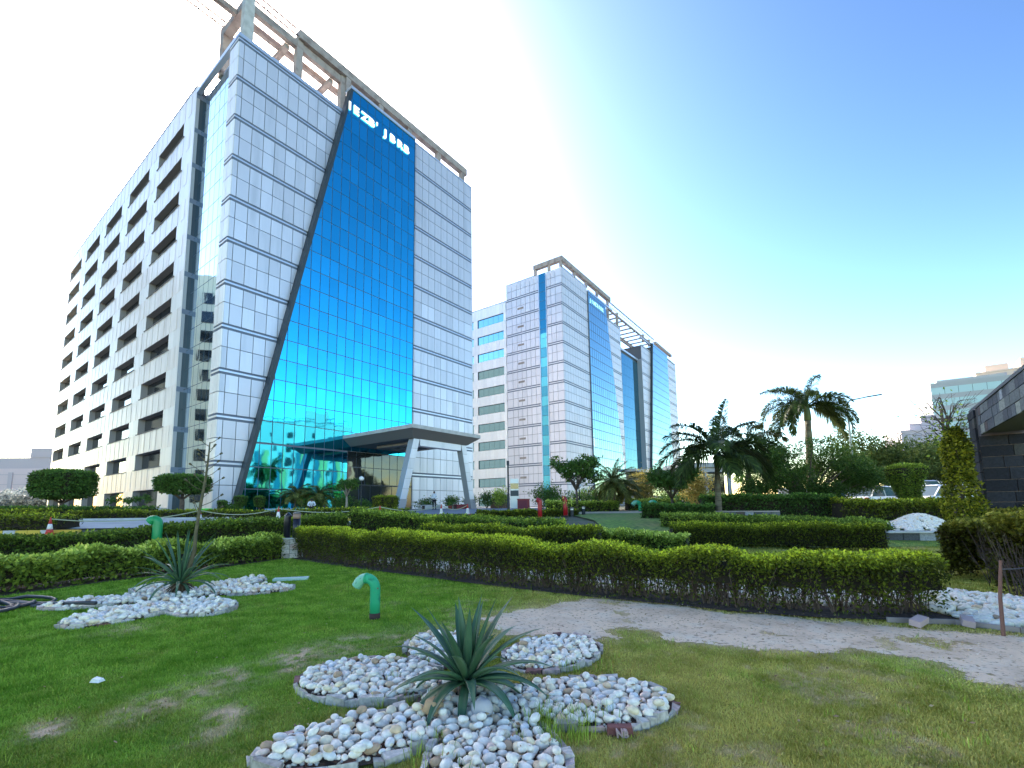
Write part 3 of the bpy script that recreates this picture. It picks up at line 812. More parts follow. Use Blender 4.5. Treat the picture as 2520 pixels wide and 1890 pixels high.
def grid_sheet(name, x0, x1, y0, y1, nx, ny, m, attrs, zoff=0.0, keep=None, kind='structure'):
    xs = np.linspace(x0, x1, nx); ys = np.linspace(y0, y1, ny)
    X, Y = np.meshgrid(xs, ys); X = X.ravel(); Y = Y.ravel()
    Z = ground(X, Y) + zoff + (fbm(X, Y, 1.1, 50) - .5) * .03
    i = np.arange(nx * ny).reshape(ny, nx)
    F = np.stack([i[:-1, :-1], i[:-1, 1:], i[1:, 1:], i[1:, :-1]], -1).reshape(-1, 4)
    if keep is not None:
        cx = X[F].mean(1); cy = Y[F].mean(1); F = F[keep(cx, cy)]
        used = np.unique(F); mp = np.full(nx * ny, -1); mp[used] = np.arange(len(used)); F = mp[F]; X, Y, Z = X[used], Y[used], Z[used]
    A = {k: f(X, Y) for k, f in attrs.items()}
    o = obj(name, np_mesh(name, np.stack([X, Y, Z], 1), F, m, True, A)); o['kind'] = kind
    return o
# one big ground sheet to the horizon
M_GROUND = mat('far_ground', (.12, .115, .08), .95, noise=[((.07, .09, .03), .25, .4, .65)], world_co=True)
ys = [-60, 0, 13.5, 15, 18, 21, 25, 30, 36, 42, 46, 70, 120, 400, 2500]
v = []; f = []
for j, y in enumerate(ys):
    for x in (-2500, -60, 60, 2500): v.append((x, y, float(ground(0, y)) - .06))
for j in range(len(ys) - 1):
    for i in range(3): f.append((j * 4 + i, j * 4 + i + 1, j * 4 + i + 5, j * 4 + i + 4))
MB().add(v, f).build('ground', M_GROUND)['kind'] = 'structure'
grid_sheet('lawn', -14, 15.5, 1.2, 16.6, 591, 309, M_TURF, {'dry': dryness, 'bare': bare, 'rnd': lambda x, y: fbm(x, y, 5, 40)}, -.012)
M_DIRT = mat('dirt_path', (.78, .6, .42), .95, spec=.1, noise=[((.5, .37, .26), 1.6, .45, .75), ((.72, .62, .48), 2.6, .5, .72), ((.27, .18, .12), 18, .56, .7), ((.7, .6, .48), 45, .6, .72)], bump=(30, .5, 6, .02), world_co=True)
grid_sheet('dirt_path', -.8, 12, .5, 8.2, 260, 156, M_DIRT, {}, -.007, lambda x, y: on_path(x, y))
M_SOIL = mat('dark_soil', (.1, .06, .045), .95, noise=[((.05, .03, .025), 5, .4, .7), ((.2, .13, .09), 14, .55, .75)], bump=(25, .6, 5, .03), world_co=True)
def strip_poly(pts, w0, w1):
    """left/right offset outline of a polyline."""
    L = []; R = []
    for i, (x, y) in enumerate(pts):
        a = pts[max(i - 1, 0)]; b = pts[min(i + 1, len(pts) - 1)]
        dx, dy = b[0] - a[0], b[1] - a[1]; l = math.hypot(dx, dy); nx, ny = -dy / l, dx / l
        L.append((x + nx * w0, y + ny * w0)); R.append((x + nx * w1, y + ny * w1))
    return L + R[::-1]
H2P = [(-6.2, 14.6), (-4.2, 12.75), (-2.0, 10.95), (0.07, 9.25), (1.6, 8.15), (2.7, 7.5), (3.3, 7.05), (4.3, 6.6), (5.15, 6.42), (5.7, 6.5)]
H1P = [(-11.4, 6.2), (-9.5, 8.95), (-8.9, 10.5), (-8.0, 12.2), (-6.95, 15.0)]
def flat_sheet(name, poly, m, z, kind='structure'):
    """thin sheet following the ground."""
    q = MB(); n = len(poly)
    V = [(x, y, float(ground(x, y)) + z) for x, y in poly]
    me = bpy.data.meshes.new(name)
    import mathutils.geometry as mg
    tris = mg.tessellate_polygon([[Vector((p[0], p[1], 0)) for p in V]])
    me.from_pydata(V, [], [tuple(t) for t in tris]); me.materials.append(m); me.update()
    for p in me.polygons: pass
    o = obj(name, me); o['kind'] = kind
    return o
flat_sheet('soil_strip', strip_poly(H2P, -.42, .75), M_SOIL, .014)
flat_sheet('soil_strip', strip_poly(H1P, -.55, .9), M_SOIL, .012)

# grass blades: short turf, thicker near the camera
def blades(name, n, region, hmin, hmax, wmul=1.0):
    x0, x1, y0, y1 = region
    u = NR.random(int(n * 2.6)); y = y0 * (y1 / y0) ** u                       # denser when close
    x = NR.uniform(-1.2, 1.2, len(y)) * np.maximum(y, 3.0) * 1.0
    ok = (x > x0) & (x < x1)
    ok &= ~on_path(x + NR.normal(0, .07, len(y)), y + NR.normal(0, .07, len(y))) | (NR.random(len(y)) < .04)
    ok &= ~in_bed(x, y, BED1, BED1C, .01) & ~in_bed(x, y, BED2, BED2C, .01)
    ok &= (seg_dist(x, y, H2P) > .34) & (seg_dist(x, y, H1P) > .45)
    side = x - np.interp(y, [q[1] for q in H1P], [q[0] for q in H1P]); ok &= (side > .2) | (y < 6.2) | (y > 15)
    bx = np.interp(x, [q[0] for q in H2P], [q[1] for q in H2P]); ok &= (y < bx) | (x > 7) | (x < -6.2)
    x, y = x[ok][:n], y[ok][:n]
    b = bare(x, y); d = dryness(x, y)
    k = NR.random(len(x)) > b * .7; x, y, b, d = x[k], y[k], b[k], d[k]
    m = len(x); dist = np.hypot(x, y)
    h = NR.uniform(hmin, hmax, m) * (1 - .45 * b) * (1 + .25 * np.clip(dist - 5, 0, 8) / 4) * (.75 + .5 * fbm(x, y, 3, 60))
    w = NR.uniform(.0022, .0042, m) * wmul * np.clip(dist / 3.2, .9, 3.5)
    a = NR.uniform(0, 2 * PI, m); la = NR.uniform(0, 2 * PI, m); ln = NR.uniform(.1, .9, m) * h
    z = (fbm(x, y, 1.1, 50) - .5) * .03 + ground(x, y) - .014
    V = np.empty((m, 3, 3)); ca, sa = np.cos(a) * w, np.sin(a) * w
    V[:, 0] = np.stack([x - ca, y - sa, z], 1); V[:, 1] = np.stack([x + ca, y + sa, z], 1)
    V[:, 2] = np.stack([x + np.cos(la) * ln, y + np.sin(la) * ln, z + h], 1)
    F = np.arange(3 * m).reshape(m, 3)
    rn = np.clip(.55 * NR.random(m) + 1.1 * (fbm(x, y, 4.5, 44) - .28), 0, 1)
    o = obj(name, np_mesh(name, V.reshape(-1, 3), F, M_BLADE, False, {'rnd': np.repeat(rn, 3), 'dry': np.repeat(np.clip(d + NR.normal(0, .12, m), 0, 1), 3), 'bare': np.repeat(np.clip(b * 1.2 + NR.normal(0, .1, m) * (b > .1), 0, 1), 3)}))
    o['kind'] = 'stuff'
    return o
blades('grass', 480000, (-13, 15, 2.2, 16.2), .008, .03)
# dead leaves, grit and crumbs of soil
def scatter(name, n, test, box, s0, s1, m, z=.012):
    x = NR.uniform(box[0], box[1], n); y = NR.uniform(box[2], box[3], n); k = test(x, y); x, y = x[k], y[k]; n = len(x)
    s = NR.uniform(s0, s1, n); a = NR.uniform(0, 2 * PI, n); c, q = np.cos(a) * s, np.sin(a) * s
    V = np.empty((n, 4, 3)); zz = ground(x, y) + z
    for j, (u, w) in enumerate(((-1, 0), (0, -.4), (1, 0), (0, .45))):
        V[:, j] = np.stack([x + c * u - q * w, y + q * u + c * w, zz + NR.uniform(0, .014, n)], 1)
    o = obj(name, np_mesh(name, V.reshape(-1, 3), np.arange(4 * n).reshape(n, 4), m, False, {'rnd': np.repeat(NR.random(n), 4)})); o['kind'] = 'stuff'
M_LITTER = leaf_mat('dead_leaf_litter', [(.1, .06, .035), (.28, .17, .08), (.45, .33, .18), (.2, .1, .06)], .05)
scatter('leaf_litter', 2600, lambda x, y: (NR.random(len(x)) < .25 + .75 * np.exp(-(seg_dist(x, y, H2P) / .6) ** 2)) & ~in_bed(x, y, BED1, BED1C), (-4, 9, 2.2, 12), .008, .022, M_LITTER, .022)
scatter('leaf_litter', 1500, lambda x, y: bare(x, y) > .3, (-4, 3, 2.4, 7.5), .006, .02, M_LITTER, .018)
scatter('leaf_litter', 260, lambda x, y: in_bed(x, y, BED1, BED1C, -.05), (-2, 1.5, 2.4, 5.8), .012, .03, M_LITTER, .085)
scatter('path_grit', 7000, lambda x, y: on_path(x, y), (-.6, 9, 2.4, 8), .004, .012, leaf_mat('grit', [(.45, .34, .24), (.68, .56, .42), (.8, .7, .56)], 0), .012)
# a few longer tufts and stray blades by the bed stones
def tufts(name, spots, n, h0, h1, r):
    V = []; rn = []
    for sx, sy in spots:
        for i in range(n):
            a = RND.uniform(0, 2 * PI); q = RND.uniform(0, r); x = sx + q * math.cos(a); y = sy + q * math.sin(a)
            h = RND.uniform(h0, h1); l = RND.uniform(.1, .7) * h; b = RND.uniform(0, 2 * PI); w = .0025
            dx, dy = math.cos(b), math.sin(b)
            V += [(x - dy * w, y + dx * w, 0), (x + dy * w, y - dx * w, 0), (x + dx * l * .4 + dy * w * .7, y + dy * l * .4 - dx * w * .7, h * .65), (x + dx * l * .4 - dy * w * .7, y + dy * l * .4 + dx * w * .7, h * .65)]
            V += [(x + dx * l * .4 + dy * w * .7, y + dy * l * .4 - dx * w * .7, h * .65), (x + dx * l * .4 - dy * w * .7, y + dy * l * .4 + dx * w * .7, h * .65), (x + dx * l, y + dy * l, h), (x + dx * l, y + dy * l, h)]
            rn += [RND.random()] * 8
    F = np.arange(len(V)).reshape(-1, 4)
    z = np.zeros(len(V))
    o = obj(name, np_mesh(name, V, F, M_BLADE, False, {'rnd': rn, 'dry': [.25] * len(V), 'bare': z})); o['kind'] = 'stuff'
tsp = [(.25 + RND.uniform(-.15, .3), 3.3 + RND.uniform(-.25, .2)) for _ in range(26)] + [(.5, 4.42), (.62, 4.38), (-.5, 2.85), (-.55, 3.0), (-.45, 3.15), (-1.7, 3.95), (-.95, 3.68), (-.75, 3.72), (-.6, 3.75), (.3, 3.55), (.9, 4.4), (-.9, 4.75), (-.75, 4.6), (-1.0, 4.2), (.55, 3.4), (.7, 3.45), (-.2, 2.75), (.1, 3.1), (-.35, 2.9)]
tufts('grass_tufts', [(x, y) for x, y in ((RND.uniform(-5, 5), 2.4 + 6 * RND.random() ** 1.5) for _ in range(420)) if not bool(on_path(np.array([x]), np.array([y]))[0]) and not bool(in_bed(np.array([x]), np.array([y]), BED1, BED1C, .05)[0])], 6, .025, .065, .06)
tufts('grass_tufts', tsp, 16, .05, .15, .09)

# paved drive and forecourt, further lawns
M_DRIVE = mat('pale_concrete_drive', (.55, .54, .52), .9, spec=.2, noise=[((.42, .41, .4), .8, .45, .7)], world_co=True)
M_PAVE = mat('grey_forecourt_paving', (.28, .28, .31), .85, noise=[((.2, .2, .22), .7, .45, .7)], world_co=True)
M_SAND = mat('sandy_path', (.6, .5, .36), .9, noise=[((.45, .35, .25), 1.5, .45, .7)], world_co=True)
M_LAWN2 = mat('far_lawn', (.15, .27, .03), .95, noise=[((.26, .25, .07), .8, .4, .7), ((.06, .12, .02), 6, .4, .7)], bump=(30, .6), world_co=True)
def ribbon(name, x0, x1, ylist, m, z, slope=0.0):
    v = []; f = []; nx = 5
    for y in ylist:
        for i in range(nx):
            x = x0 + (x1 - x0) * i / (nx - 1); yy = y + slope * x
            v.append((x, yy, float(ground(x, yy)) + z))
    for j in range(len(ylist) - 1):
        for i in range(nx - 1): f.append((j * nx + i, j * nx + i + 1, (j + 1) * nx + i + 1, (j + 1) * nx + i))
    o = MB().add(v, f).build(name, m); o['kind'] = 'structure'; return o
ribbon('driveway', -70, -5.0, [20.6, 21, 22.5, 24, 26, 28, 29.2], M_DRIVE, .01)
ribbon('forecourt', -70, 5, [32, 34, 36, 38, 40, 42, 46, 70], M_PAVE, .01)
ribbon('far_lawn', 4.0, 60, [15.2, 16.5, 18, 21, 25, 29.5], M_LAWN2, .006)
ribbon('sandy_path', 3.0, 40, [29.6, 31, 33, 36, 37.5], M_SAND, .012)
ribbon('road', 18, 90, [38, 40, 42, 46], mat('asphalt', (.055, .055, .06), .9), .014)
# painted kerb of the drive: black and yellow blocks
KB = thing('painted_kerb', 'black and yellow painted kerb along the pale drive behind the low hedge', 'kerb', (-13.6, 23.2, .84))
M_KY = mat('yellow_paint', (.6, .42, .05), .7); M_KK = mat('black_paint', (.02, .02, .02), .7)
for i in range(12): MB().box(i * .52, i * .52 + .5, 0, .22, -.15, .16).build('kerb_block', M_KY if i % 2 else M_KK, KB)
KB2 = thing('painted_kerb', 'yellow painted kerb stones at the end of the drive beside the traffic cone', 'kerb', (-22.5, 19.6, .6))
for i in range(9): MB().box(i * .52, i * .52 + .5, 0, .2, -.15, .14).build('kerb_block', M_KY if i % 3 else M_CONCL, KB2)
KB3 = thing('kerb', 'low grey kerb along the foot of the clipped hedge across the drive', 'kerb', (-29, 29.3, .93))
for i in range(24): MB().box(i * 1.0, i * 1.0 + .97, -.35, -.1, -.1, .12).build('kerb_block', M_CONCL, KB3)
# ------------------------------------------------------------------ pebble beds with agaves
import bmesh
def ramp_mat(name, cols, source='object', rough=.55, bump=None, noise_amt=.12):
    m = bpy.data.materials.new(name); m.use_nodes = True
    N, L = m.node_tree.nodes, m.node_tree.links
    p = N['Principled BSDF']; p.inputs['Roughness'].default_value = rough; p.inputs['Specular IOR Level'].default_value = .3
    rp = N.new('ShaderNodeValToRGB'); rp.color_ramp.interpolation = 'CONSTANT'
    els = rp.color_ramp.elements
    for i, (pos, c) in enumerate(cols):
        e = els[i] if i < 2 else els.new(pos)
        e.position = pos; e.color = (*c, 1)
    if source == 'object': s = N.new('ShaderNodeObjectInfo').outputs['Random']
    else:
        a = N.new('ShaderNodeAttribute'); a.attribute_name = 'rnd'; s = a.outputs['Fac']
    L.new(s, rp.inputs['Fac'])
    g = N.new('ShaderNodeNewGeometry')
    nz = N.new('ShaderNodeTexNoise'); nz.inputs['Scale'].default_value = 28; nz.inputs['Detail'].default_value = 5
    L.new(g.outputs['Position'], nz.inputs['Vector'])
    mr = N.new('ShaderNodeMapRange'); mr.inputs['From Min'].default_value = .35; mr.inputs['From Max'].default_value = .7
    mr.inputs['To Min'].default_value = 1.06; mr.inputs['To Max'].default_value = 1 - noise_amt * 2
    L.new(nz.outputs['Fac'], mr.inputs['Value'])
    hs = N.new('ShaderNodeHueSaturation'); L.new(rp.outputs[0], hs.inputs['Color']); L.new(mr.outputs[0], hs.inputs['Value'])
    L.new(hs.outputs[0], p.inputs['Base Color'])
    if bump:
        bp = N.new('ShaderNodeBump'); bp.inputs['Strength'].default_value = bump; bp.inputs['Distance'].default_value = .01
        L.new(nz.outputs['Fac'], bp.inputs['Height']); L.new(bp.outputs[0], p.inputs['Normal'])
    MATS[name] = m
    return m
PEB = [(0, (.94, .86, .72)), (.28, (.93, .86, .74)), (.5, (.95, .88, .75)), (.66, (.86, .8, .7)), (.76, (.9, .77, .54)), (.85, (.74, .56, .37)), (.88, (.85, .84, .8)), (.955, (.52, .36, .23)), (.975, (.84, .66, .54))]
M_PEB = ramp_mat('white_pebble', PEB, 'object', .7, .25, .13)
M_PEBS = ramp_mat('white_pebble_mass', PEB, 'attr', .7, .25, .13)
M_EDGE = ramp_mat('edging_stone', [(0, (.42, .39, .34)), (.3, (.55, .51, .46)), (.55, (.64, .59, .53)), (.75, (.55, .42, .38)), (.88, (.66, .54, .52)), (.95, (.28, .14, .12))], 'object', .85, .5, .2)
def ico(sub, seed, sq):
    b = bmesh.new(); bmesh.ops.create_icosphere(b, subdivisions=sub, radius=1)
    r = random.Random(seed); d = [Vector((r.uniform(-1, 1), r.uniform(-1, 1), r.uniform(-1, 1))).normalized() for _ in range(7)]; k = [r.uniform(-.3, .22) for _ in d]
    for v in b.verts:
        n = v.co.normalized(); s = 1 + sum(a * max(0, n.dot(q)) ** 3 for a, q in zip(k, d))
        v.co = Vector((n.x * s, n.y * s * sq[0], n.z * s * sq[1]))
    V = np.array([v.co[:] for v in b.verts]); F = np.array([[v.index for v in f.verts] for f in b.faces]); b.free()
    return V, F
ICO2 = [ico(2, i, (RND.uniform(.62, .9), RND.uniform(.5, .7))) for i in range(7)]
ICO1 = [ico(1, i + 20, (RND.uniform(.75, .95), RND.uniform(.55, .75))) for i in range(5)]
PEB_ME = [np_mesh('pebble', v, f, M_PEB, True) for v, f in ICO2]

def rotm(n):
    a = NR.uniform(0, 2 * PI, n); t = NR.uniform(-.35, .35, n); c, s = np.cos(a), np.sin(a); ct, st = np.cos(t), np.sin(t)
    M = np.zeros((n, 3, 3)); M[:, 0, 0] = c; M[:, 0, 1] = -s * ct; M[:, 0, 2] = s * st; M[:, 1, 0] = s; M[:, 1, 1] = c * ct; M[:, 1, 2] = -c * st; M[:, 2, 1] = st; M[:, 2, 2] = ct
    return M, a, t
def mass(name, shapes, x, y, z, r, m, parent, a_rnd=None):
    """many pebbles joined as one mesh."""
    n = len(x); sh = NR.integers(0, len(shapes), n); Vs = []; Fs = []; Rs = []; base = 0
    for k, (V, F) in enumerate(shapes):
        i = np.where(sh == k)[0]
        if not len(i): continue
        M, _, _ = rotm(len(i))
        P = np.einsum('nij,vj->nvi', M, V) * r[i][:, None, None] + np.stack([x[i], y[i], z[i]], 1)[:, None, :]
        Vs.append(P.reshape(-1, 3)); nv = len(V)
        Fs.append((F[None] + (np.arange(len(i)) * nv)[:, None, None] + base).reshape(-1, 3)); base += nv * len(i)
        Rs.append(np.repeat(NR.random(len(i)), nv))
    o = obj(name, np_mesh(name, np.concatenate(Vs), np.concatenate(Fs), m, True, {'rnd': np.concatenate(Rs)}), parent); o['kind'] = 'stuff'
    return o
def pack(test, box, tries, rmax, rmin, overlap=.78):
    X = np.empty(6000); Y = np.empty(6000); R = np.empty(6000); n = 0
    cx = NR.uniform(box[0], box[1], tries); cy = NR.uniform(box[2], box[3], tries); ok = test(cx, cy); cx, cy = cx[ok], cy[ok]
    rr = np.linspace(1, 0, len(cx)) ** 1.6 * (rmax - rmin) + rmin
    for x, y, r in zip(cx, cy, rr):
        if n and np.any((X[:n] - x) ** 2 + (Y[:n] - y) ** 2 < (overlap * (R[:n] + r)) ** 2): continue
        X[n], Y[n], R[n] = x, y, r; n += 1
        if n >= 6000: break
    return X[:n].copy(), Y[:n].copy(), R[:n].copy()
def pebble_bed(name, label, bed, cen, box, rmax, rmin, tries):
    t = thing(name, label, 'pebble bed', (0, 0, 0))
    test = lambda x, y: in_bed(x, y, bed, cen, -.05) & ((x - cen[0]) ** 2 + (y - cen[1]) ** 2 > .11 ** 2)
    x, y, r = pack(test, box, tries, rmax, rmin)
    z = r * .42 + .012 + .02 * fbm(x, y, 3, 70)
    # some stones lie on top of the others
    k = NR.random(len(x)) < .3; x2 = x[k] + NR.normal(0, .03, k.sum()); y2 = y[k] + NR.normal(0, .03, k.sum()); r2 = r[k] * NR.uniform(.7, 1.0, k.sum()); z2 = z[k] + r[k] * .75
    ok = test(x2, y2); x = np.r_[x, x2[ok]]; y = np.r_[y, y2[ok]]; r = np.r_[r, r2[ok]]; z = np.r_[z, z2[ok]]
    view = (y > (1.85 if y.min() < 4 else 0))
    seen = np.where(y > 2.42, r / np.hypot(x, y), 0); order = np.argsort(-seen)
    for i in order[:300]:
        o = obj('pebble', PEB_ME[NR.integers(len(PEB_ME))], t, (x[i], y[i], z[i]), (NR.uniform(-.35, .35), NR.uniform(-.35, .35), NR.uniform(0, 2 * PI)), (r[i],) * 3)
    o = order[300:]
    mass('pebble', ICO2 if y.min() < 4 else ICO1, x[o], y[o], z[o], r[o], M_PEBS, t)
    # filler gravel below
    gx = NR.uniform(box[0], box[1], 9000); gy = NR.uniform(box[2], box[3], 9000); g = test(gx, gy); gx, gy = gx[g][:3000], gy[g][:3000]
    mass('gravel', ICO1, gx, gy, np.full(len(gx), .008), NR.uniform(.012, .022, len(gx)), M_PEBS, t)
    soil = MB(); cs = []
    a = np.linspace(0, 2 * PI, 40, endpoint=False)
    for q, p in enumerate(bed):
        cx, cy, an, L_, W_ = p; c, s = math.cos(an), math.sin(an)
        soil.add([(cx, cy, .004 + q * .0006)] + [(cx + L_ * math.cos(t_) * c - W_ * math.sin(t_) * s, cy + L_ * math.cos(t_) * s + W_ * math.sin(t_) * c, .004 + q * .0006) for t_ in a], [(0, i + 1, (i + 1) % 40 + 1) for i in range(40)])
    soil.add([(cen[0], cen[1], .0085)] + [(cen[0] + cen[2] * math.cos(t_), cen[1] + cen[2] * math.sin(t_), .0085) for t_ in a], [(0, i + 1, (i + 1) % 40 + 1) for i in range(40)])
    soil.build('bed_soil', M_SOIL, t)
    # edging stones set on edge round each petal
    for qi, p in enumerate(bed):
        cx, cy, an, L_, W_ = p; c, s = math.cos(an), math.sin(an); tt = RND.uniform(0, .3); t_end = tt + 2 * PI
        while tt < t_end:
            ln = RND.uniform(.05, .19)
            rad = math.hypot(L_ * math.sin(tt), W_ * math.cos(tt)); dt = ln / rad
            pts = []
            for u in (tt, tt + dt * .96):
                pts.append((cx + L_ * math.cos(u) * c - W_ * math.sin(u) * s, cy + L_ * math.cos(u) * s + W_ * math.sin(u) * c))
            tt += dt
            mx, my = (pts[0][0] + pts[1][0]) / 2, (pts[0][1] + pts[1][1]) / 2
            if (mx - cen[0]) ** 2 + (my - cen[1]) ** 2 < (cen[2] * .92) ** 2: continue
            if any(j != qi and bool(in_petal(mx, my, q, -.03)) for j, q in enumerate(bed)): continue
            if RND.random() < .12: continue
            a, b = Vector((*pts[0], 0)), Vector((*pts[1], 0)); d = (b - a).normalized(); nrm = Vector((d.y, -d.x, 0))
            w = RND.uniform(.022, .06); h = RND.uniform(.012, .055); j = lambda k_: RND.uniform(-k_, k_)
            V = [a - nrm * w / 2, b - nrm * w / 2, b + nrm * w / 2, a + nrm * w / 2]
            V = [v + Vector((0, 0, -.03)) for v in V] + [v + Vector((j(.012), j(.012), h + j(.014))) for v in V]
            MB().hexa(V).build('edging_stone', M_EDGE, t)
    return t
bedA = pebble_bed('pebble_bed', 'flower shaped bed of white pebbles with rough stone edging around the small agave', BED1, BED1C, (-2.1, 1.5, 1.9, 5.9), .05, .016, 70000)
bedB = pebble_bed('pebble_bed', 'flower shaped white pebble bed before the low hedge, around the agave with a tall stalk', BED2, BED2C, (-7.6, -3.8, 6.2, 10.5), .062, .03, 42000)
# stamped red brick among the edging
bk = thing('stamped_brick', 'dark red brick with stamped letters set in the pebble bed edge', 'brick', (.74, 3.27, 0), math.radians(-2))
smooth_by_angle(MB().hexa([(-.09, -.03, -.03), (.09, -.035, -.03), (.09, .03, -.03), (-.08, .03, -.03), (-.07, -.022, .042), (.08, -.03, .045), (.085, .03, .046), (-.075, .03, .044)]).build('brick_body', mat('dark_red_brick', (.2, .07, .06), .85, bump=(40, .5)), bk).data)
letters('NB', .058, -.03, -.002, bk, -.037, mat('brick_stamp', (.42, .3, .28), .9), name='stamp')
# larger rocks at the foot of the agave
for (x, y, r, c, lb) in ((-.52, 3.5, .095, (.45, .3, .16), 'tan rounded rock resting on the pebbles below the small agave'), (-.18, 3.46, .1, (.45, .45, .46), 'grey angular rock wedged under the small agave leaves')):
    v, f = ico(2, int(r * 1000), (.8, .7)); q = np.round(v * 2.2) / 2.2 * .4 + v * .6
    o = obj('rock', np_mesh('rock', q * r, f, mat('rock' + lb[:4], c, .8, bump=(20, .4)), False), None, (x, y, r * .55 + .03), (.2, .3, RND.uniform(0, 3)))
    tag(o, lb, 'rock')

# agaves
M_AGAVE = mat('agave_leaf', (.05, .125, .06), .42, spec=.5, vary=.18, noise=[((.1, .18, .09), (6, 6, 2), .45, .7)])
M_AGAVE_DRY = mat('agave_dead_leaf', (.11, .075, .045), .9, vary=.3)
M_AGTRUNK = mat('agave_trunk', (.09, .065, .05), .95, bump=(30, .8))
def agave_leaf(L, W, th0, droop, twist=0.0, m=M_AGAVE, n=11):
    """leaf along +x from the origin, gutter shaped, tapering to a spine."""
    V = []; x = z = 0.0; prev = 0
    for i in range(n):
        s = i / (n - 1); th = th0 - droop * s ** 1.6
        if i: x += math.cos(th) * L / (n - 1); z += math.sin(th) * L / (n - 1)
        w = W * (.62 + 1.5 * s * (1 - s) ** .8) * (1 - s ** 3.2) * .75 + .0006
        nx, nz = -math.sin(th), math.cos(th); tw = twist * s
        for k, (a, c) in enumerate(((-1, .5), (-.55, .12), (0, 0), (.55, .12), (1, .5))):
            yy = a * w / 2; up = c * w * .55 * (1 - .5 * s)
            V.append((x + nx * up, yy * math.cos(tw), z + nz * up + yy * math.sin(tw)))
        for k, (a, c) in enumerate(((.5, -.1), (-.5, -.1))):
            V.append((x + nx * (-.12 * w * (1 - s)), a * w * .55, z + nz * (-.16 * w * (1 - s))))
    F = []; q = 7
    for i in range(n - 1):
        for k in range(q): F.append((i * q + k, i * q + (k + 1) % q, (i + 1) * q + (k + 1) % q, (i + 1) * q + k))
    me = bpy.data.meshes.new('leaf'); me.from_pydata(V, [], F); me.materials.append(m)
    me.polygons.foreach_set('use_smooth', [True] * len(F)); me.update()
    return me
def agave(label, loc, n, L, W, base, spread=1.0, seed=3):
    r = random.Random(seed)
    t = thing('agave', label, 'agave', loc)
    MB().tube([(0, 0, -.02), (0, 0, base * .6), (0, 0, base + .06)], [.085, .07, .05], 10).build('trunk', M_AGTRUNK, t, True)
    for i in range(n):
        s = (i + .5) / n; az = i * 2.39996 + r.uniform(-.15, .15)
        th = math.radians(86 - 84 * s ** .85 * spread + r.uniform(-5, 5)); droop = (.1 + 1.75 * s ** 1.5) * r.uniform(.8, 1.25)
        me = agave_leaf(L * r.uniform(.86, 1.06) * (1.0 if s < .75 else .94), W * r.uniform(.85, 1.1), th, droop, r.uniform(-.3, .3))
        obj('leaf', me, t, (.03 * math.cos(az), .03 * math.sin(az), base + .03 * (1 - s)), (0, 0, az))
    return t
agave('small agave with arching green leaves in the middle of the pebble flower bed', (-.31, 3.82, 0), 38, .68, .105, .13)
ag2 = agave('agave with narrow leaves and a tall bare flower stalk in the pebble bed', (-5.8, 8.5, 0), 40, .98, .075, .2, .92, 8)
for i in range(80):
    az = i * 2.39996; s = i / 80
    obj('dead_leaf', agave_leaf(.24, .05, math.radians(-10 - 55 * s), .5, 0, M_AGAVE_DRY, 5), ag2, (.05 * math.cos(az), .05 * math.sin(az), .21 - .1 * s), (0, 0, az))
M_STALK = mat('agave_stalk', (.14, .12, .06), .8, noise=[((.07, .06, .035), 8, .4, .7)])
sp_ = [(.06, 0, .15), (.21, 0, .77), (.215, 0, 1.1), (.27, .0, 1.6), (.33, .0, 2.05), (.36, 0, 2.45), (.37, 0, 2.74)]
stk = MB().tube(sp_, [.04, .032, .028, .026, .022, .016, .01], 8).build('flower_stalk', M_STALK, ag2, True)
for i in range(22):
    z = 1.32 + 1.4 * (i / 21) ** .9; xx = np.interp(z, [p[2] for p in sp_], [p[0] for p in sp_]); a = i * 2.39996 + (0 if i % 2 else .2)
    l = .36 * (1 - .62 * (i / 21)); dx, dy = math.cos(a), math.sin(a)
    q = MB(); q.tube([(xx, 0, z), (xx + dx * l * .5, dy * l * .5, z + l * .22), (xx + dx * l, dy * l, z + l * .6)], [.008, .006, .005], 5)
    e = (xx + dx * l, dy * l, z + l * .6)
    q.tube([e, (e[0] + dx * .04, e[1] + dy * .04, e[2] + .03)], [.014, .02], 6)
    q.build('side_branch', M_STALK, stk, True)

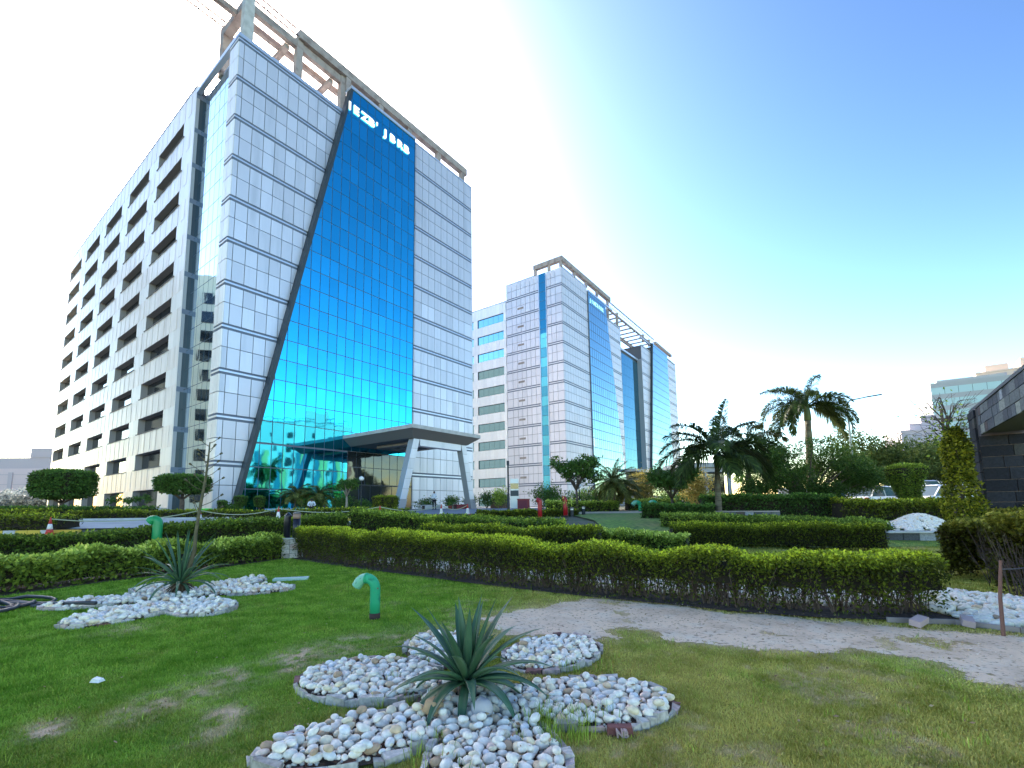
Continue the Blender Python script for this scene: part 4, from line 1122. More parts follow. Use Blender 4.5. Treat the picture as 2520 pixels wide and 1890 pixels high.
# goose neck vent pipes
M_PIPE = mat('green_pipe_paint', (.02, .36, .17), .62, spec=.3, noise=[((.06, .46, .24), 4, .45, .7), ((.012, .14, .09), 9, .56, .7), ((.16, .1, .06), 14, .66, .74)], bump=(25, .15))
M_PIPE_L = mat('faded_green_paint', (.2, .52, .36), .5, noise=[((.02, .1, .09), 16, .58, .68)])
M_RUST = mat('rusty_base', (.06, .035, .03), .9, bump=(40, .5))
M_RED = mat('red_pipe_paint', (.38, .01, .015), .4, noise=[((.2, .01, .02), 5, .5, .7)])
def gooseneck(label, loc, rz, H, bend, r, name='vent_pipe', m=M_PIPE, m2=M_PIPE_L, arc=2.65, group=None, drop=.05):
    t = thing(name, label, 'pipe', loc, rz, group)
    top = H - bend - r
    pts = [(0, 0, .06), (0, 0, top * .6), (0, 0, top)]
    N_ = 10; k0 = 6
    arcp = [(-bend + bend * math.cos(arc * i / N_), 0, top + bend * math.sin(arc * i / N_)) for i in range(1, N_ + 1)]
    MB().tube(pts + arcp[:k0], r, 14).build('pipe', m, t, True)
    d = (Vector(arcp[-1]) - Vector(arcp[-2])).normalized()
    e = Vector(arcp[-1]) + d * drop
    MB().tube([arcp[k0 - 1]] + arcp[k0:] + [e], [r * 1.03] * (N_ - k0 + 1) + [r * .98], 14, False).build('spout', m2, t, True)
    a = Vector(arcp[k0 - 1]); b = Vector(arcp[k0 - 2]); u = (a - b).normalized() * .012
    MB().tube([a - u, a + u], r * 1.07, 14).build('weld_ring', m, t, True)
    MB().tube([e - d * .02, e - d * .019], r * .9, 14).build('pipe_mouth', M_STEEL, t)
    MB().tube([(0, 0, -.03), (0, 0, .075)], r * 1.06, 14).build('base_ring', M_RUST, t, True)
    return t
gooseneck('green goose neck pipe standing on the open lawn between the two pebble beds', (-1.79, 6.55, 0), math.radians(-12), .6, .135, .068)
gooseneck('bright green upright pipe with curved top behind the low hedge', (-12.05, 16.3, .15), math.radians(15), 1.18, .13, .15, m=mat('bright_green_paint', (.015, .3, .1), .4), m2=mat('bright_green_paint', (.015, .3, .1)), arc=2.4)
gooseneck('small green goose neck pipe on the path by the date palm', (9.35, 32.2, .98), math.radians(12), .8, .3, .14, group='small green pipes')
gooseneck('small green goose neck pipe on the path by the white flowered tree trunk', (10.35, 31.8, .98), math.radians(12), .8, .3, .14, group='small green pipes')
gooseneck('red hydrant pipe with bent top beside the dark red box', (1.72, 22.8, .82), math.radians(-6), 1.05, .1, .11, 'hydrant_pipe', M_RED, M_RED, 1.7)
gooseneck('red hydrant pipe with bent top next to the low path lamp', (3.3, 25.4, .87), math.radians(-6), 1.12, .1, .12, 'hydrant_pipe', M_RED, M_RED, 1.7)
# dark pair of pipes on a stone pier at the hedge corner
pr_ = thing('stone_pier', 'low stone pier with pale capping in the gap between the two hedges', 'pier', (-6.55, 14.55, 0))
MB().box(-.28, .28, -.22, .22, .57, .61).build('capping', M_CONCL, pr_)
for k in range(4):
    for j in range(2):
        MB().box(-.25 + j * .25 + .006, -.006 + j * .25, -.2, .2, .14 * k + .005, .14 * k + .135).build('stone', M_EDGE, pr_)
M_BROWNP = mat('dark_blue_pipe', (.012, .012, .022), .35)
dp = thing('vent_post', 'pair of dark capped vent posts with pale brown tops on the stone pier', 'vent post', (-6.55, 14.55, .61))
MB().tube([(.1, 0, 0), (.1, 0, .58)], .11, 14).build('post', M_BROWNP, dp, True)
MB().tube([(.1, 0, .582), (.1, 0, .72)], .115, 14).build('collar', mat('tan_plastic', (.35, .22, .17), .5), dp, True)
MB().tube([(.1, 0, .722), (.1, 0, .76), (.1, 0, .79)], [.125, .11, .05], 14).build('cap', mat('grey_cap', (.15, .13, .12), .5), dp, True)
MB().tube([(-.2, .02, 0), (-.2, .02, .55), (-.18, .02, .66), (-.12, .02, .72)], [.1, .1, .1, .09], 12).build('bent_pipe', M_BROWNP, dp, True)
# garden hose lying in loops
M_HOSE = mat('black_hose', (.03, .032, .04), .38, spec=.6)
hp = []
for i in range(90):
    a = i * .24; rr = .68 + .2 * math.sin(i * .37) + .12 * math.sin(i * .11)
    hp.append((-8.35 + rr * 1.25 * math.cos(a) - i * .003, 7.55 + rr * .62 * math.sin(a) + .1 * math.sin(i * .2), .02 + .012 * (i % 7) * .6))
hp += [(-7.6, 7.75, .03), (-7.2, 7.62, .05), (-6.8, 7.45, .09), (-6.3, 7.35, .1)]
tag(MB().tube(hp, .028, 8).build('garden_hose', M_HOSE, None, True), 'black garden hose coiled on the lawn against the pebble bed', 'hose')
# litter and flat covers on the grass
tag(MB().hexa([(-.05, -.02, 0), (.04, -.03, 0), (.05, .03, 0), (-.03, .03, 0), (-.03, -.02, .03), (.03, -.01, .02), (.04, .02, .025), (-.02, .02, .04)]).build('paper_scrap', M_WHITE, None, False, (-3.6, 4.28, .012)), 'crumpled white paper scrap on the grass of the open lawn', 'litter')
tag(MB().box(-.34, .34, -.12, .12, .0, .045).build('concrete_cover', mat('greenish_slab', (.45, .6, .52), .8), None, False, (-4.55, 10.1, .0), (0, 0, .25)), 'pale greenish concrete cover slab sunk in the lawn by the pebble bed', 'cover')
# ------------------------------------------------------------------ hedges and foliage
def leaf_quads(P, size, flat=.0, aspect=.45, tilt=None):
    """one diamond quad per point with random direction; returns V, F."""
    n = len(P)
    d = NR.normal(size=(n, 3)); d[:, 2] *= (1 - flat)
    if tilt is not None: d += tilt
    d /= np.linalg.norm(d, axis=1)[:, None] + 1e-9
    e = NR.normal(size=(n, 3)); e -= (e * d).sum(1)[:, None] * d; e /= np.linalg.norm(e, axis=1)[:, None] + 1e-9
    s = (size * NR.uniform(.65, 1.3, n))[:, None] if np.ndim(size) == 0 else size[:, None]
    V = np.empty((n, 4, 3))
    V[:, 0] = P; V[:, 1] = P + d * s * .5 + e * s * aspect / 2; V[:, 2] = P + d * s; V[:, 3] = P + d * s * .5 - e * s * aspect / 2
    return V.reshape(-1, 3), np.arange(4 * n).reshape(n, 4)
def foliage(name, P, size, m, parent=None, rnd=None, kind=None, **kw):
    V, F = leaf_quads(P, size, **kw)
    r = NR.random(len(P)) if rnd is None else np.clip(rnd, 0, 1)
    o = obj(name, np_mesh(name, V, F, m, False, {'rnd': np.repeat(r, 4)}), parent)
    if kind: o['kind'] = kind
    return o
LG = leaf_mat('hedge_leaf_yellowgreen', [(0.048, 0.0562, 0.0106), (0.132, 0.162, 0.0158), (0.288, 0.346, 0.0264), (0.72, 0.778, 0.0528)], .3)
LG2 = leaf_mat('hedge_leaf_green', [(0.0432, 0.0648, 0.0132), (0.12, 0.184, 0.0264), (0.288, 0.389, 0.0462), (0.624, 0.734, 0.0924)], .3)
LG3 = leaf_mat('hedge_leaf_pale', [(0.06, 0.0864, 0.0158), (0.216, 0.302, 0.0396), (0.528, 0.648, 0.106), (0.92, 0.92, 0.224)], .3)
LGD = leaf_mat('dark_leaf', [(0.036, 0.06, 0.0144), (0.066, 0.132, 0.0264), (0.12, 0.228, 0.042), (0.216, 0.384, 0.06)], .25)
M_TWIG = mat('twig', (.13, .09, .07), .9)
M_HCORE = mat('hedge_core', (.022, .016, .009), 1.0)  # near-black filler that stands for the shade inside the leaves
def path_sample(pts, t):
    pts = np.array(pts, float); seg = np.hypot(*np.diff(pts, axis=0).T); cum = np.r_[0, np.cumsum(seg)]
    s = t * cum[-1]; i = np.clip(np.searchsorted(cum, s, side='right') - 1, 0, len(seg) - 1); f = (s - cum[i]) / seg[i]
    p = pts[i] + (pts[i + 1] - pts[i]) * f[:, None]; d = (pts[i + 1] - pts[i]) / seg[i][:, None]
    return p, d, cum[-1]
def hedge(label, pts, w, h0, h1, n, size, m, name='hedge', sparse=0.0, bump=.1, base=0.0, core=True, group=None, stems=0, tip_light_gain=.8, seed=0, cat='hedge', ends=True):
    """clipped hedge along a path; h0..h1 height from first to last point."""
    tt = thing(name, label, cat, (0, 0, 0), 0, group)
    t = NR.random(n * 2); p, d, Ln = path_sample(pts, t); nrm = np.stack([-d[:, 1], d[:, 0]], 1)
    bm = (fbm(t * Ln, np.zeros_like(t), 1.1, 80 + seed) - .5) * 2 * bump; bw = (fbm(t * Ln, np.ones_like(t) * 3, 1.4, 90 + seed) - .5) * bump
    H = h0 + (h1 - h0) * t + bm
    face = NR.random(n * 2)
    u = NR.uniform(-1, 1, n * 2); v = NR.random(n * 2)
    top = face < w / (w + 1.6 * .5 * (h0 + h1)); depth = np.abs(NR.normal(0, .06 + .05 * (size > .1), n * 2)) + NR.random(n * 2) ** 4 * .25 * w
    side = np.sign(NR.uniform(-1, 1, n * 2) - .15)          # the seen side gets a little more
    W = w / 2 * (1 + bw)
    rnd_edge = .12
    lat = np.where(top, u * W, side * (W - depth))
    zz = np.where(top, 1 - depth / np.maximum(H, .1), v)
    # rounded shoulders
    lat *= np.where(zz > .82, 1 - .35 * ((zz - .82) / .18) ** 2, 1)
    keep = NR.random(n * 2) < np.clip(.35 + 1.3 * fbm(t * Ln, zz * 1.5 + 5, 1.7, 99 + seed), .3, 1)
    if sparse: keep = NR.random(n * 2) < np.clip((zz - .02) / sparse, .1, 1)
    if ends:
        dl = np.minimum(t, 1 - t) * Ln; keep &= NR.random(n * 2) < np.clip(dl / .12 + .45, 0, 1)
    i = np.where(keep)[0][:n]
    x = p[i, 0] + nrm[i, 0] * lat[i]; y = p[i, 1] + nrm[i, 1] * lat[i]
    z = ground(x, y) + base + zz[i] * (H[i] - base)
    rn = .45 * NR.random(len(i)) ** 2.0 + tip_light_gain * np.clip((zz[i] - .72) / .28, 0, 1) ** 1.5 * NR.uniform(.3, 1, len(i)) + .25 * (fbm(t[i] * Ln, zz[i] * 2, 2.0, 77 + seed) - .5)  # light tops, dark sides: young shoots, plus top light put in leaf colour
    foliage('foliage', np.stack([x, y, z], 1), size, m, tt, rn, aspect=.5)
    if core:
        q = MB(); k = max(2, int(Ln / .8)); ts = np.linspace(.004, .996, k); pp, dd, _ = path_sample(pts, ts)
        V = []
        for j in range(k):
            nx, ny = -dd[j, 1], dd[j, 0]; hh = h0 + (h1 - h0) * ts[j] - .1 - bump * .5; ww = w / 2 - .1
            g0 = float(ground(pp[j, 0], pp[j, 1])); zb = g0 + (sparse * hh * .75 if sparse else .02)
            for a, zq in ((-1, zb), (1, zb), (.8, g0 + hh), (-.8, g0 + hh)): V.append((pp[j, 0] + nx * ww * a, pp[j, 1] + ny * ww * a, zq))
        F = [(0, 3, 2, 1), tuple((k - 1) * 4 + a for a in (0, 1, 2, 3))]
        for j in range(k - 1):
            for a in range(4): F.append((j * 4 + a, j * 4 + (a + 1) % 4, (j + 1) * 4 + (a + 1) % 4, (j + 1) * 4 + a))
        q.add(V, F).build('shade_core', M_HCORE, tt)
    if stems:
        q = MB(); ts = NR.random(stems); pp, dd, _ = path_sample(pts, ts)
        for j in range(stems):
            x0, y0 = pp[j] + NR.normal(0, .06, 2); g0 = float(ground(x0, y0)); hh = (h0 + (h1 - h0) * ts[j])
            for b in range(RND.choice((2, 3, 4))):
                a = RND.uniform(0, 2 * PI); sp = RND.uniform(.05, .38); mid = Vector((x0 + math.cos(a) * sp * .4, y0 + math.sin(a) * sp * .4, g0 + hh * RND.uniform(.25, .4)))
                end = Vector((x0 + math.cos(a) * sp, y0 + math.sin(a) * sp, g0 + hh * RND.uniform(.6, .85)))
                q.tube([(x0, y0, g0 - .02), mid, end], [.009, .006, .003], 4, False)
                for c in range(2):
                    a2 = a + RND.uniform(-1.3, 1.3); q.tube([mid, mid + Vector((math.cos(a2) * .12, math.sin(a2) * .12, RND.uniform(.08, .25)))], [.005, .002], 3, False)
        q.build('stems', M_TWIG, tt)['kind'] = 'stuff'
    return tt
hedge('long clipped hedge with thin bare lower stems along the dirt path', H2P, .78, 1.0, .74, 90000, .05, LG, sparse=.8, bump=.16, stems=520, seed=1, tip_light_gain=1.15)
hedge('low loose pale green hedge along the lawn edge before the tall stalk', H1P, .9, .76, .64, 34000, .1, LG3, sparse=.35, bump=.2, stems=90, seed=2, tip_light_gain=.7)
hedge('dark green clipped hedge between the drive and the pale low hedge', [(-15.5, 13.5), (-12.5, 16.6), (-9.2, 18.4), (-6.4, 19.2)], 1.0, .8, .66, 26000, .11, LG2, seed=3, tip_light_gain=.45)
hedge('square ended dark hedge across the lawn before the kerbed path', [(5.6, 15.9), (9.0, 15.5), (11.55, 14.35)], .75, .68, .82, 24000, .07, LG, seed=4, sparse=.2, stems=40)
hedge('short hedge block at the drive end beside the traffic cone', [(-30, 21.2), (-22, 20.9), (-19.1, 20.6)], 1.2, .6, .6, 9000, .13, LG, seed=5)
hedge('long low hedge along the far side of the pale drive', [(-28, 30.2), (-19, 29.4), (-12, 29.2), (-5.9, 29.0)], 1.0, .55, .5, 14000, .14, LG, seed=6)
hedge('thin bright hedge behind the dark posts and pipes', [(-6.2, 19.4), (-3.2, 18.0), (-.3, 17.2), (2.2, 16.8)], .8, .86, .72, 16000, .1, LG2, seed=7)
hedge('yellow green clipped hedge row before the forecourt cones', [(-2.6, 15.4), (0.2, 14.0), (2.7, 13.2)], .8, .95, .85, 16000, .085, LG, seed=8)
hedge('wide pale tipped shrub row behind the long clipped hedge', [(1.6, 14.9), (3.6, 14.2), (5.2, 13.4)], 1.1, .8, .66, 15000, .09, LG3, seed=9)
hedge('clipped hedge behind the two red hydrant pipes', [(-1.5, 26.2), (1.0, 26.8), (4.2, 27.6)], 1.0, .34, .34, 10000, .13, LG, seed=10)
hedge('deep green shrub band below the date palm and small green pipes', [(6.8, 22.9), (8.6, 21.9), (9.6, 21.6)], 1.2, .62, .6, 9000, .13, LGD, seed=11, bump=.16)
hedge('low hedge lit by sunlight beside the sandy path', [(3.0, 33.6), (6.5, 33.2), (8.0, 33.6)], 1.0, .75, .75, 6000, .16, LG3, seed=12)
hedge('rounded sunlit hedge end behind the date palm stem', [(9.0, 34.4), (12.5, 34.6)], 1.0, .8, .8, 5000, .16, LG3, seed=13)
hedge('bright leafy hedge under the parked white cars', [(14.6, 20.6), (18.0, 20.3), (21.5, 20.2)], 1.1, .82, .82, 12000, .13, LG, seed=14)
hedge('dark low hedge under the feathery bush, behind the stone planter', [(9.6, 22.9), (13.0, 22.3), (15.2, 21.6)], 1.1, 1.05, 1.0, 12000, .13, LGD, seed=15)
hedge('low groundcover row in front of the stone planter wall', [(6.5, 19.6), (10.0, 18.3), (14.0, 17.2)], .9, .55, .5, 14000, .1, LG3, seed=16, tip_light_gain=.35)
hedge('ragged brown tinged hedge at the foot of the stone gateway', [(8.75, 8.5), (9.5, 9.0), (10.4, 9.3), (11.6, 9.8)], 1.5, 1.2, 1.35, 52000, .075, leaf_mat('ragged_leaf', [(0.04, 0.0324, 0.0088), (0.12, 0.126, 0.0165), (0.26, 0.252, 0.033), (0.6, 0.504, 0.088)], .3), core=False, seed=17, sparse=.3, stems=60, bump=.2)
hedge('ragged hedge piece leaning towards the path beside the thin stake', [(7.75, 7.3), (8.6, 7.0), (9.8, 6.6)], 1.2, 1.25, 1.3, 34000, .07, leaf_mat('ragged_leaf', [(0.04, 0.0324, 0.0088)] * 2), core=False, seed=18, sparse=.35, stems=60, bump=.2)
hedge('dull hedge line behind the clipped drive hedge by the flat topped tree', [(-40, 35.5), (-30, 34.8), (-26, 34.6)], 1.4, .9, .7, 6000, .18, LGD, seed=19)
hedge('yellowish hedge strip behind the short hedge block by the cone', [(-36, 31), (-29.2, 30.6)], 1.0, .7, .7, 4000, .16, LG, seed=20)
# white gravel strips under and behind the hedges
gb = thing('gravel_strip', 'strip of white pebbles seen under the long clipped hedge', 'gravel strip')
t_ = NR.random(5200); p_, d_, _ = path_sample(H2P, .2 + .8 * t_); o_ = NR.uniform(.35, 1.5, 5200)
mass('pebble', ICO1, p_[:, 0] - d_[:, 1] * o_, p_[:, 1] + d_[:, 0] * o_, np.full(5200, .03) + NR.uniform(0, .03, 5200), NR.uniform(.03, .06, 5200), M_PEBS, gb)
gb2 = thing('gravel_strip', 'patch of white stones behind the kerb between hedge end and stake', 'gravel strip')
x_ = NR.uniform(5.7, 8.6, 2600); y_ = 5.75 + (x_ - 5.6) * -.12 + NR.random(2600) ** 1.3 * 2.2 * np.clip((10 - x_) / 3, .2, 1); k_ = NR.random(2600) < (.12 + .5 * fbm(x_, y_, 1.5, 33)); x_, y_ = x_[k_], y_[k_]
hz = .02 + .12 * np.exp(-((x_ - 6.2) ** 2 + (y_ - 7.4) ** 2) / 1.2)
near = np.argsort(np.hypot(x_, y_))
for i in near[:160]:
    obj('pebble', PEB_ME[i % 7], gb2, (x_[i], y_[i], hz[i]), (NR.uniform(-.3, .3), NR.uniform(-.3, .3), NR.uniform(0, 6)), (NR.uniform(.05, .085),) * 3)
r_ = near[160:]; mass('pebble', ICO1, x_[r_], y_[r_], hz[r_], NR.uniform(.04, .075, len(r_)), M_PEBS, gb2)
kb_ = thing('kerb', 'thin weathered kerb edging the white stones at the hedge end', 'kerb')
kp = [(4.75, 6.0), (5.1, 5.92), (5.45, 5.85), (5.8, 5.45), (6.6, 5.2), (8.0, 4.9)]
for (a, b) in zip(kp[:-1], kp[1:]):
    MB().bar((*a, .03), (*b, .03), .035, .06).build('kerb_piece', M_CONC, kb_)
for (x, y, rz, lb) in ((5.5, 5.75, .9, 'loose pale brick lying across the thin kerb by the stake'), (4.95, 5.78, .5, 'half buried brick in the soil below the hedge end')):
    tag(MB().box(-.12, .12, -.055, .055, 0, .07).build('loose_brick', mat('pale_brick', (.5, .38, .37), .9, bump=(40, .4)), None, False, (x, y, .03), (.15, -.12, rz)), lb, 'brick')
tag(MB().hexa([(-.14, -.1, 0), (.15, -.08, 0), (.14, .1, 0), (-.13, .09, 0), (-.1, -.07, .12), (.1, -.05, .1), (.11, .08, .13), (-.09, .06, .1)]).build('pale_rock', M_CONCL, None, False, (12.9, 13.2, 0)), 'flat pale rock on the grass behind the ragged hedge', 'rock')
# ------------------------------------------------------------------ palms, trees, shrubs
M_PTRUNK = mat('palm_trunk', (.15, .125, .085), .9, noise=[((.08, .065, .045), (2, 2, 14), .42, .62), ((.2, .2, .13), 3, .5, .75)], bump=(14, .5))
M_PSHAFT = mat('palm_crownshaft', (.1, .14, .05), .6)
M_BARK = mat('tree_bark', (.12, .09, .07), .95, noise=[((.06, .045, .035), 7, .4, .7)], bump=(20, .7))
M_BARK_L = mat('pale_bark', (.3, .25, .2), .9, bump=(20, .5))
LPALM = leaf_mat('palm_leaflet', [(.02, .032, .012), (.05, .08, .02), (.11, .16, .035)], .25, .45)
LPALM2 = leaf_mat('date_palm_leaflet', [(0.045, 0.0544, 0.0154), (0.108, 0.128, 0.033), (0.234, 0.255, 0.066)], .25, .45)
def frond(L, th0, droop, nl, ll, plume=.0, m=LPALM, name='frond', w=.035, seed=0, side=0.0):
    """palm leaf: rachis along +x with leaflets on both sides (plume > 0 spreads them round the rachis)."""
    r = np.random.default_rng(seed)
    n = 14; pts = []; x = z = 0.0; ths = []
    for i in range(n):
        s = i / (n - 1); th = th0 - droop * s ** 1.3
        if i: x += math.cos(th) * L / (n - 1); z += math.sin(th) * L / (n - 1)
        pts.append((x, side * s * s, z)); ths.append(th)
    mb = MB().tube(pts, [.028 * (1 - .85 * i / (n - 1)) * (L / 2.2) ** .5 for i in range(n)], 4, False)
    V = [tuple(v) for v in mb.v]; F = list(mb.f)
    pts = np.array(pts)
    for k in range(nl):
        s = .16 + .84 * (k + .5) / nl; q = s * (n - 1); i = int(min(q, n - 2)); p = pts[i] + (pts[i + 1] - pts[i]) * (q - i); th = ths[i]
        T = np.array([math.cos(th), 0, math.sin(th)]); N_ = np.array([-math.sin(th), 0, math.cos(th)]); B = np.array([0, 1, 0])
        l = ll * (math.sin(PI * min(1, .18 + s * .8)) ** .6) * r.uniform(.85, 1.1)
        for sg in (-1, 1):
            a = r.uniform(-.25, .25) + (r.uniform(-1.2, 1.2) * plume if plume else .15)
            d = B * sg * math.cos(a) * .8 + N_ * math.sin(a) * .9 + T * (.55 + .35 * s); d /= np.linalg.norm(d)
            mid = p + d * l * .55; tip = p + d * l; mid = mid - np.array([0, 0, .05 * l]); tip = tip - np.array([0, 0, (.3 + .25 * r.random()) * l])
            wv = np.cross(d, N_ * .6 + T * .4); wv = wv / (np.linalg.norm(wv) + 1e-9) * w * .5
            b = len(V)
            V += [tuple(p - wv * .5), tuple(p + wv * .5), tuple(mid + wv), tuple(mid - wv), tuple(tip)]
            F += [(b, b + 1, b + 2, b + 3), (b + 3, b + 2, b + 4)]
    me = bpy.data.meshes.new(name); me.from_pydata(V, [], F); me.materials.append(m)
    a = me.attributes.new('rnd', 'FLOAT', 'POINT'); a.data.foreach_set('value', np.repeat(r.random((len(V) + 4) // 5), 5)[:len(V)].astype(np.float32))
    me.update(); return me
def palm(label, loc, H, r0, lean, fronds, kind='feather', group=None, shaft=True, cat='palm tree'):
    """fronds: list of (azimuth, elevation, droop, length, seed)."""
    t = thing('palm_tree', label, cat, loc, 0, group)
    top = Vector((lean[0], lean[1], H)); n = 12
    pts = [Vector((lean[0] * (i / n) ** 1.5, lean[1] * (i / n) ** 1.5, H * i / n)) for i in range(n + 1)]
    rad = [r0 * (1.25 if i == 0 else 1.0 - .35 * i / n) * (1 + .06 * math.sin(i * 2.1)) for i in range(n + 1)]
    MB().tube([pts[0] - Vector((0, 0, .1))] + pts, [r0 * 1.3] + rad, 10).build('trunk', M_PTRUNK, t, True)
    if shaft:
        MB().tube([top, top + Vector((0, 0, r0 * 2)), top + Vector((0, 0, r0 * 4.5))], [r0 * .8, r0 * .72, r0 * .35], 8).build('crown_shaft', M_PSHAFT, t, True)
    c = top + Vector((0, 0, r0 * (3.2 if shaft else .4)))
    for az, el, dr, L, sd in fronds:
        if kind == 'foxtail': me = frond(L, el, dr, 150, .68, .75, LPALM, 'frond', .045, sd)
        elif kind == 'royal': me = frond(L, el, dr, 90, .85, .28, LPALM, 'frond', .055, sd)
        else: me = frond(L, el, dr, 56, .46, .1, LPALM2, 'frond', .045, sd)
        obj('frond', me, t, c, (0, 0, az))
    return t
D = math.radians
palm('palm with ringed trunk and arching dark fronds rising from the stone planter', (10.1, 22.1, .75), 2.55, .16, (.05, 0),
     [(D(178), D(50), 1.75, 3.0, 1), (D(205), D(18), 1.5, 2.7, 2), (D(60), D(62), .75, 3.6, 3), (D(20), D(58), .9, 3.2, 4), (D(335), D(25), 1.5, 2.6, 5), (D(0), D(40), 1.4, 2.7, 6),
      (D(250), D(45), 1.6, 2.3, 7), (D(100), D(45), 1.4, 2.5, 8), (D(300), D(10), 1.3, 2.3, 9), (D(145), D(20), 1.4, 2.4, 10), (D(40), D(74), .4, 3.3, 31), (D(190), D(-2), 1.2, 2.6, 35), (D(350), D(0), 1.2, 2.6, 36), (D(160), D(62), 1.5, 2.8, 37), (D(30), D(35), 1.4, 2.8, 38), (D(183), D(30), 1.7, 3.4, 51), (D(3), D(22), 1.7, 3.2, 52), (D(200), D(62), 1.3, 3.0, 53), (D(270), D(-5), 1.0, 1.9, 32)], 'royal')
palm('tall palm with plume fronds above the feathery bush', (21.1, 32, .95), 6.2, .3, (.15, 0),
     [(D(175), D(38), 1.75, 3.6, 11), (D(140), D(62), 1.3, 3.4, 12), (D(205), D(15), 1.6, 3.5, 13), (D(35), D(72), .95, 3.9, 14), (D(5), D(48), 1.75, 3.6, 15), (D(345), D(22), 1.7, 3.7, 16),
      (D(320), D(45), 1.7, 3.0, 17), (D(250), D(55), 1.7, 2.8, 18), (D(85), D(68), 1.2, 3.2, 19), (D(110), D(35), 1.6, 3.0, 20), (D(190), D(60), 1.5, 3.3, 33), (D(172), D(0), 1.35, 3.4, 35), (D(8), D(2), 1.4, 3.5, 36), (D(225), D(30), 1.7, 3.2, 37), (D(315), D(8), 1.4, 3.0, 38), (D(185), D(-12), 1.2, 3.6, 51), (D(355), D(-14), 1.15, 3.6, 52), (D(215), D(8), 1.9, 3.8, 53), (D(330), D(10), 1.9, 3.8, 54), (D(170), D(28), 2.0, 4.0, 55), (D(12), D(30), 2.1, 4.0, 56), (D(20), D(30), 1.8, 3.4, 34)], 'foxtail')
palm('middle palm half hidden between the planter palm and the tall palm', (14.7, 28, .9), 3.6, .2, (.05, 0),
     [(D(180), D(45), 1.6, 2.3, 21), (D(0), D(45), 1.6, 2.8, 22), (D(40), D(60), 1.2, 2.8, 23), (D(215), D(15), 1.5, 2.3, 24), (D(330), D(15), 1.6, 2.6, 25), (D(140), D(60), 1.3, 2.4, 26), (D(270), D(35), 1.6, 2.0, 27), (D(355), D(5), 1.4, 2.6, 28)], 'foxtail')
dp_f = [(i * 2.4, D(78 - 88 * ((i + .5) / 34) ** .8), .7 + 1.0 * ((i + .5) / 34), 2.35 * (.85 + .2 * ((i * 7) % 5) / 5), 40 + i) for i in range(34)]
palm('squat date palm with a dense mop of drooping fronds', (7.95, 34, 1.0), 2.0, .16, (0, 0), dp_f, 'date', shaft=False)
palm('small date palm half behind the squat date palm', (9.5, 36.5, 1.05), 1.5, .13, (0, 0), [(i * 2.4, D(75 - 85 * ((i + .5) / 22) ** .8), 1.2, 1.9, 80 + i) for i in range(22)], 'date', shaft=False)
for k, (x, y, h, L, lb) in enumerate(((-17.4, 38.9, 1.5, 1.6, 'young date palm before the glass wedge, closer to the slanted edge'), (-15.6, 39.2, 1.4, 1.9, 'brownish young date palm before the glass wedge beside the blue wall'))):
    palm(lb, (x, y, 1.1), h, .12, (0, 0), [(i * 2.4, D(75 - 85 * ((i + .5) / 20) ** .8), 1.3, L, 120 + 30 * k + i) for i in range(20)], 'date', shaft=False)
# limbed trees: trunk with limbs, crown of leaf clumps spread through a volume
def crown_points(n, blobs, rng=NR):
    w = np.array([b[3] * b[4] * b[5] for b in blobs]); w = w / w.sum(); k = rng.choice(len(blobs), n, p=w)
    B = np.array(blobs)[k]; d = rng.normal(size=(n, 3)); d /= np.linalg.norm(d, axis=1)[:, None]; r = rng.random(n) ** .42
    return B[:, :3] + d * r[:, None] * B[:, 3:6]
def clumps(blobs, nc, per, cr, rng=NR):
    """leaf points gathered in small clumps so gaps stay between them."""
    c = crown_points(nc, blobs); p = np.repeat(c, per, 0) + rng.normal(0, cr, (nc * per, 3)) * (1, 1, .6)
    return p, np.repeat(rng.random(nc), per)
def tree(label, loc, limbs, blobs, nc, per, cr, size, m, bark=M_BARK, name='tree', cat='tree', group=None, tr=.12, aspect=.5, tip=.0):
    t = thing(name, label, cat, loc, 0, group)
    q = MB()
    for L in limbs:
        n = len(L); q.tube(L, [max(.012, tr * (L[0][3] if len(L[0]) > 3 else 1) * (1 - .6 * i / (n - 1))) for i in range(n)], 7) if False else q.tube([p[:3] for p in L], [p[3] for p in L], 7)
    q.build('trunk', bark, t, True)
    p, cl = clumps(blobs, nc, per, cr)
    zz = (p[:, 2] - p[:, 2].min()) / (np.ptp(p[:, 2]) + 1e-6)
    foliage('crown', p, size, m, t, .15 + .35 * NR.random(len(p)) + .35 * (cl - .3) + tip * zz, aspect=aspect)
    return t
def auto_limbs(h, r, ends, fork=.45):
    L = [[(0, 0, -.1, r * 1.25), (0.02, 0, h * fork * .5, r), (0, .02, h * fork, r * .8)]]
    for e in ends:
        m_ = (e[0] * .45, e[1] * .45, h * fork + (e[2] - h * fork) * .55)
        L.append([(0, .02, h * fork, r * .6), (*m_, r * .4), (*e, r * .15)])
    return L
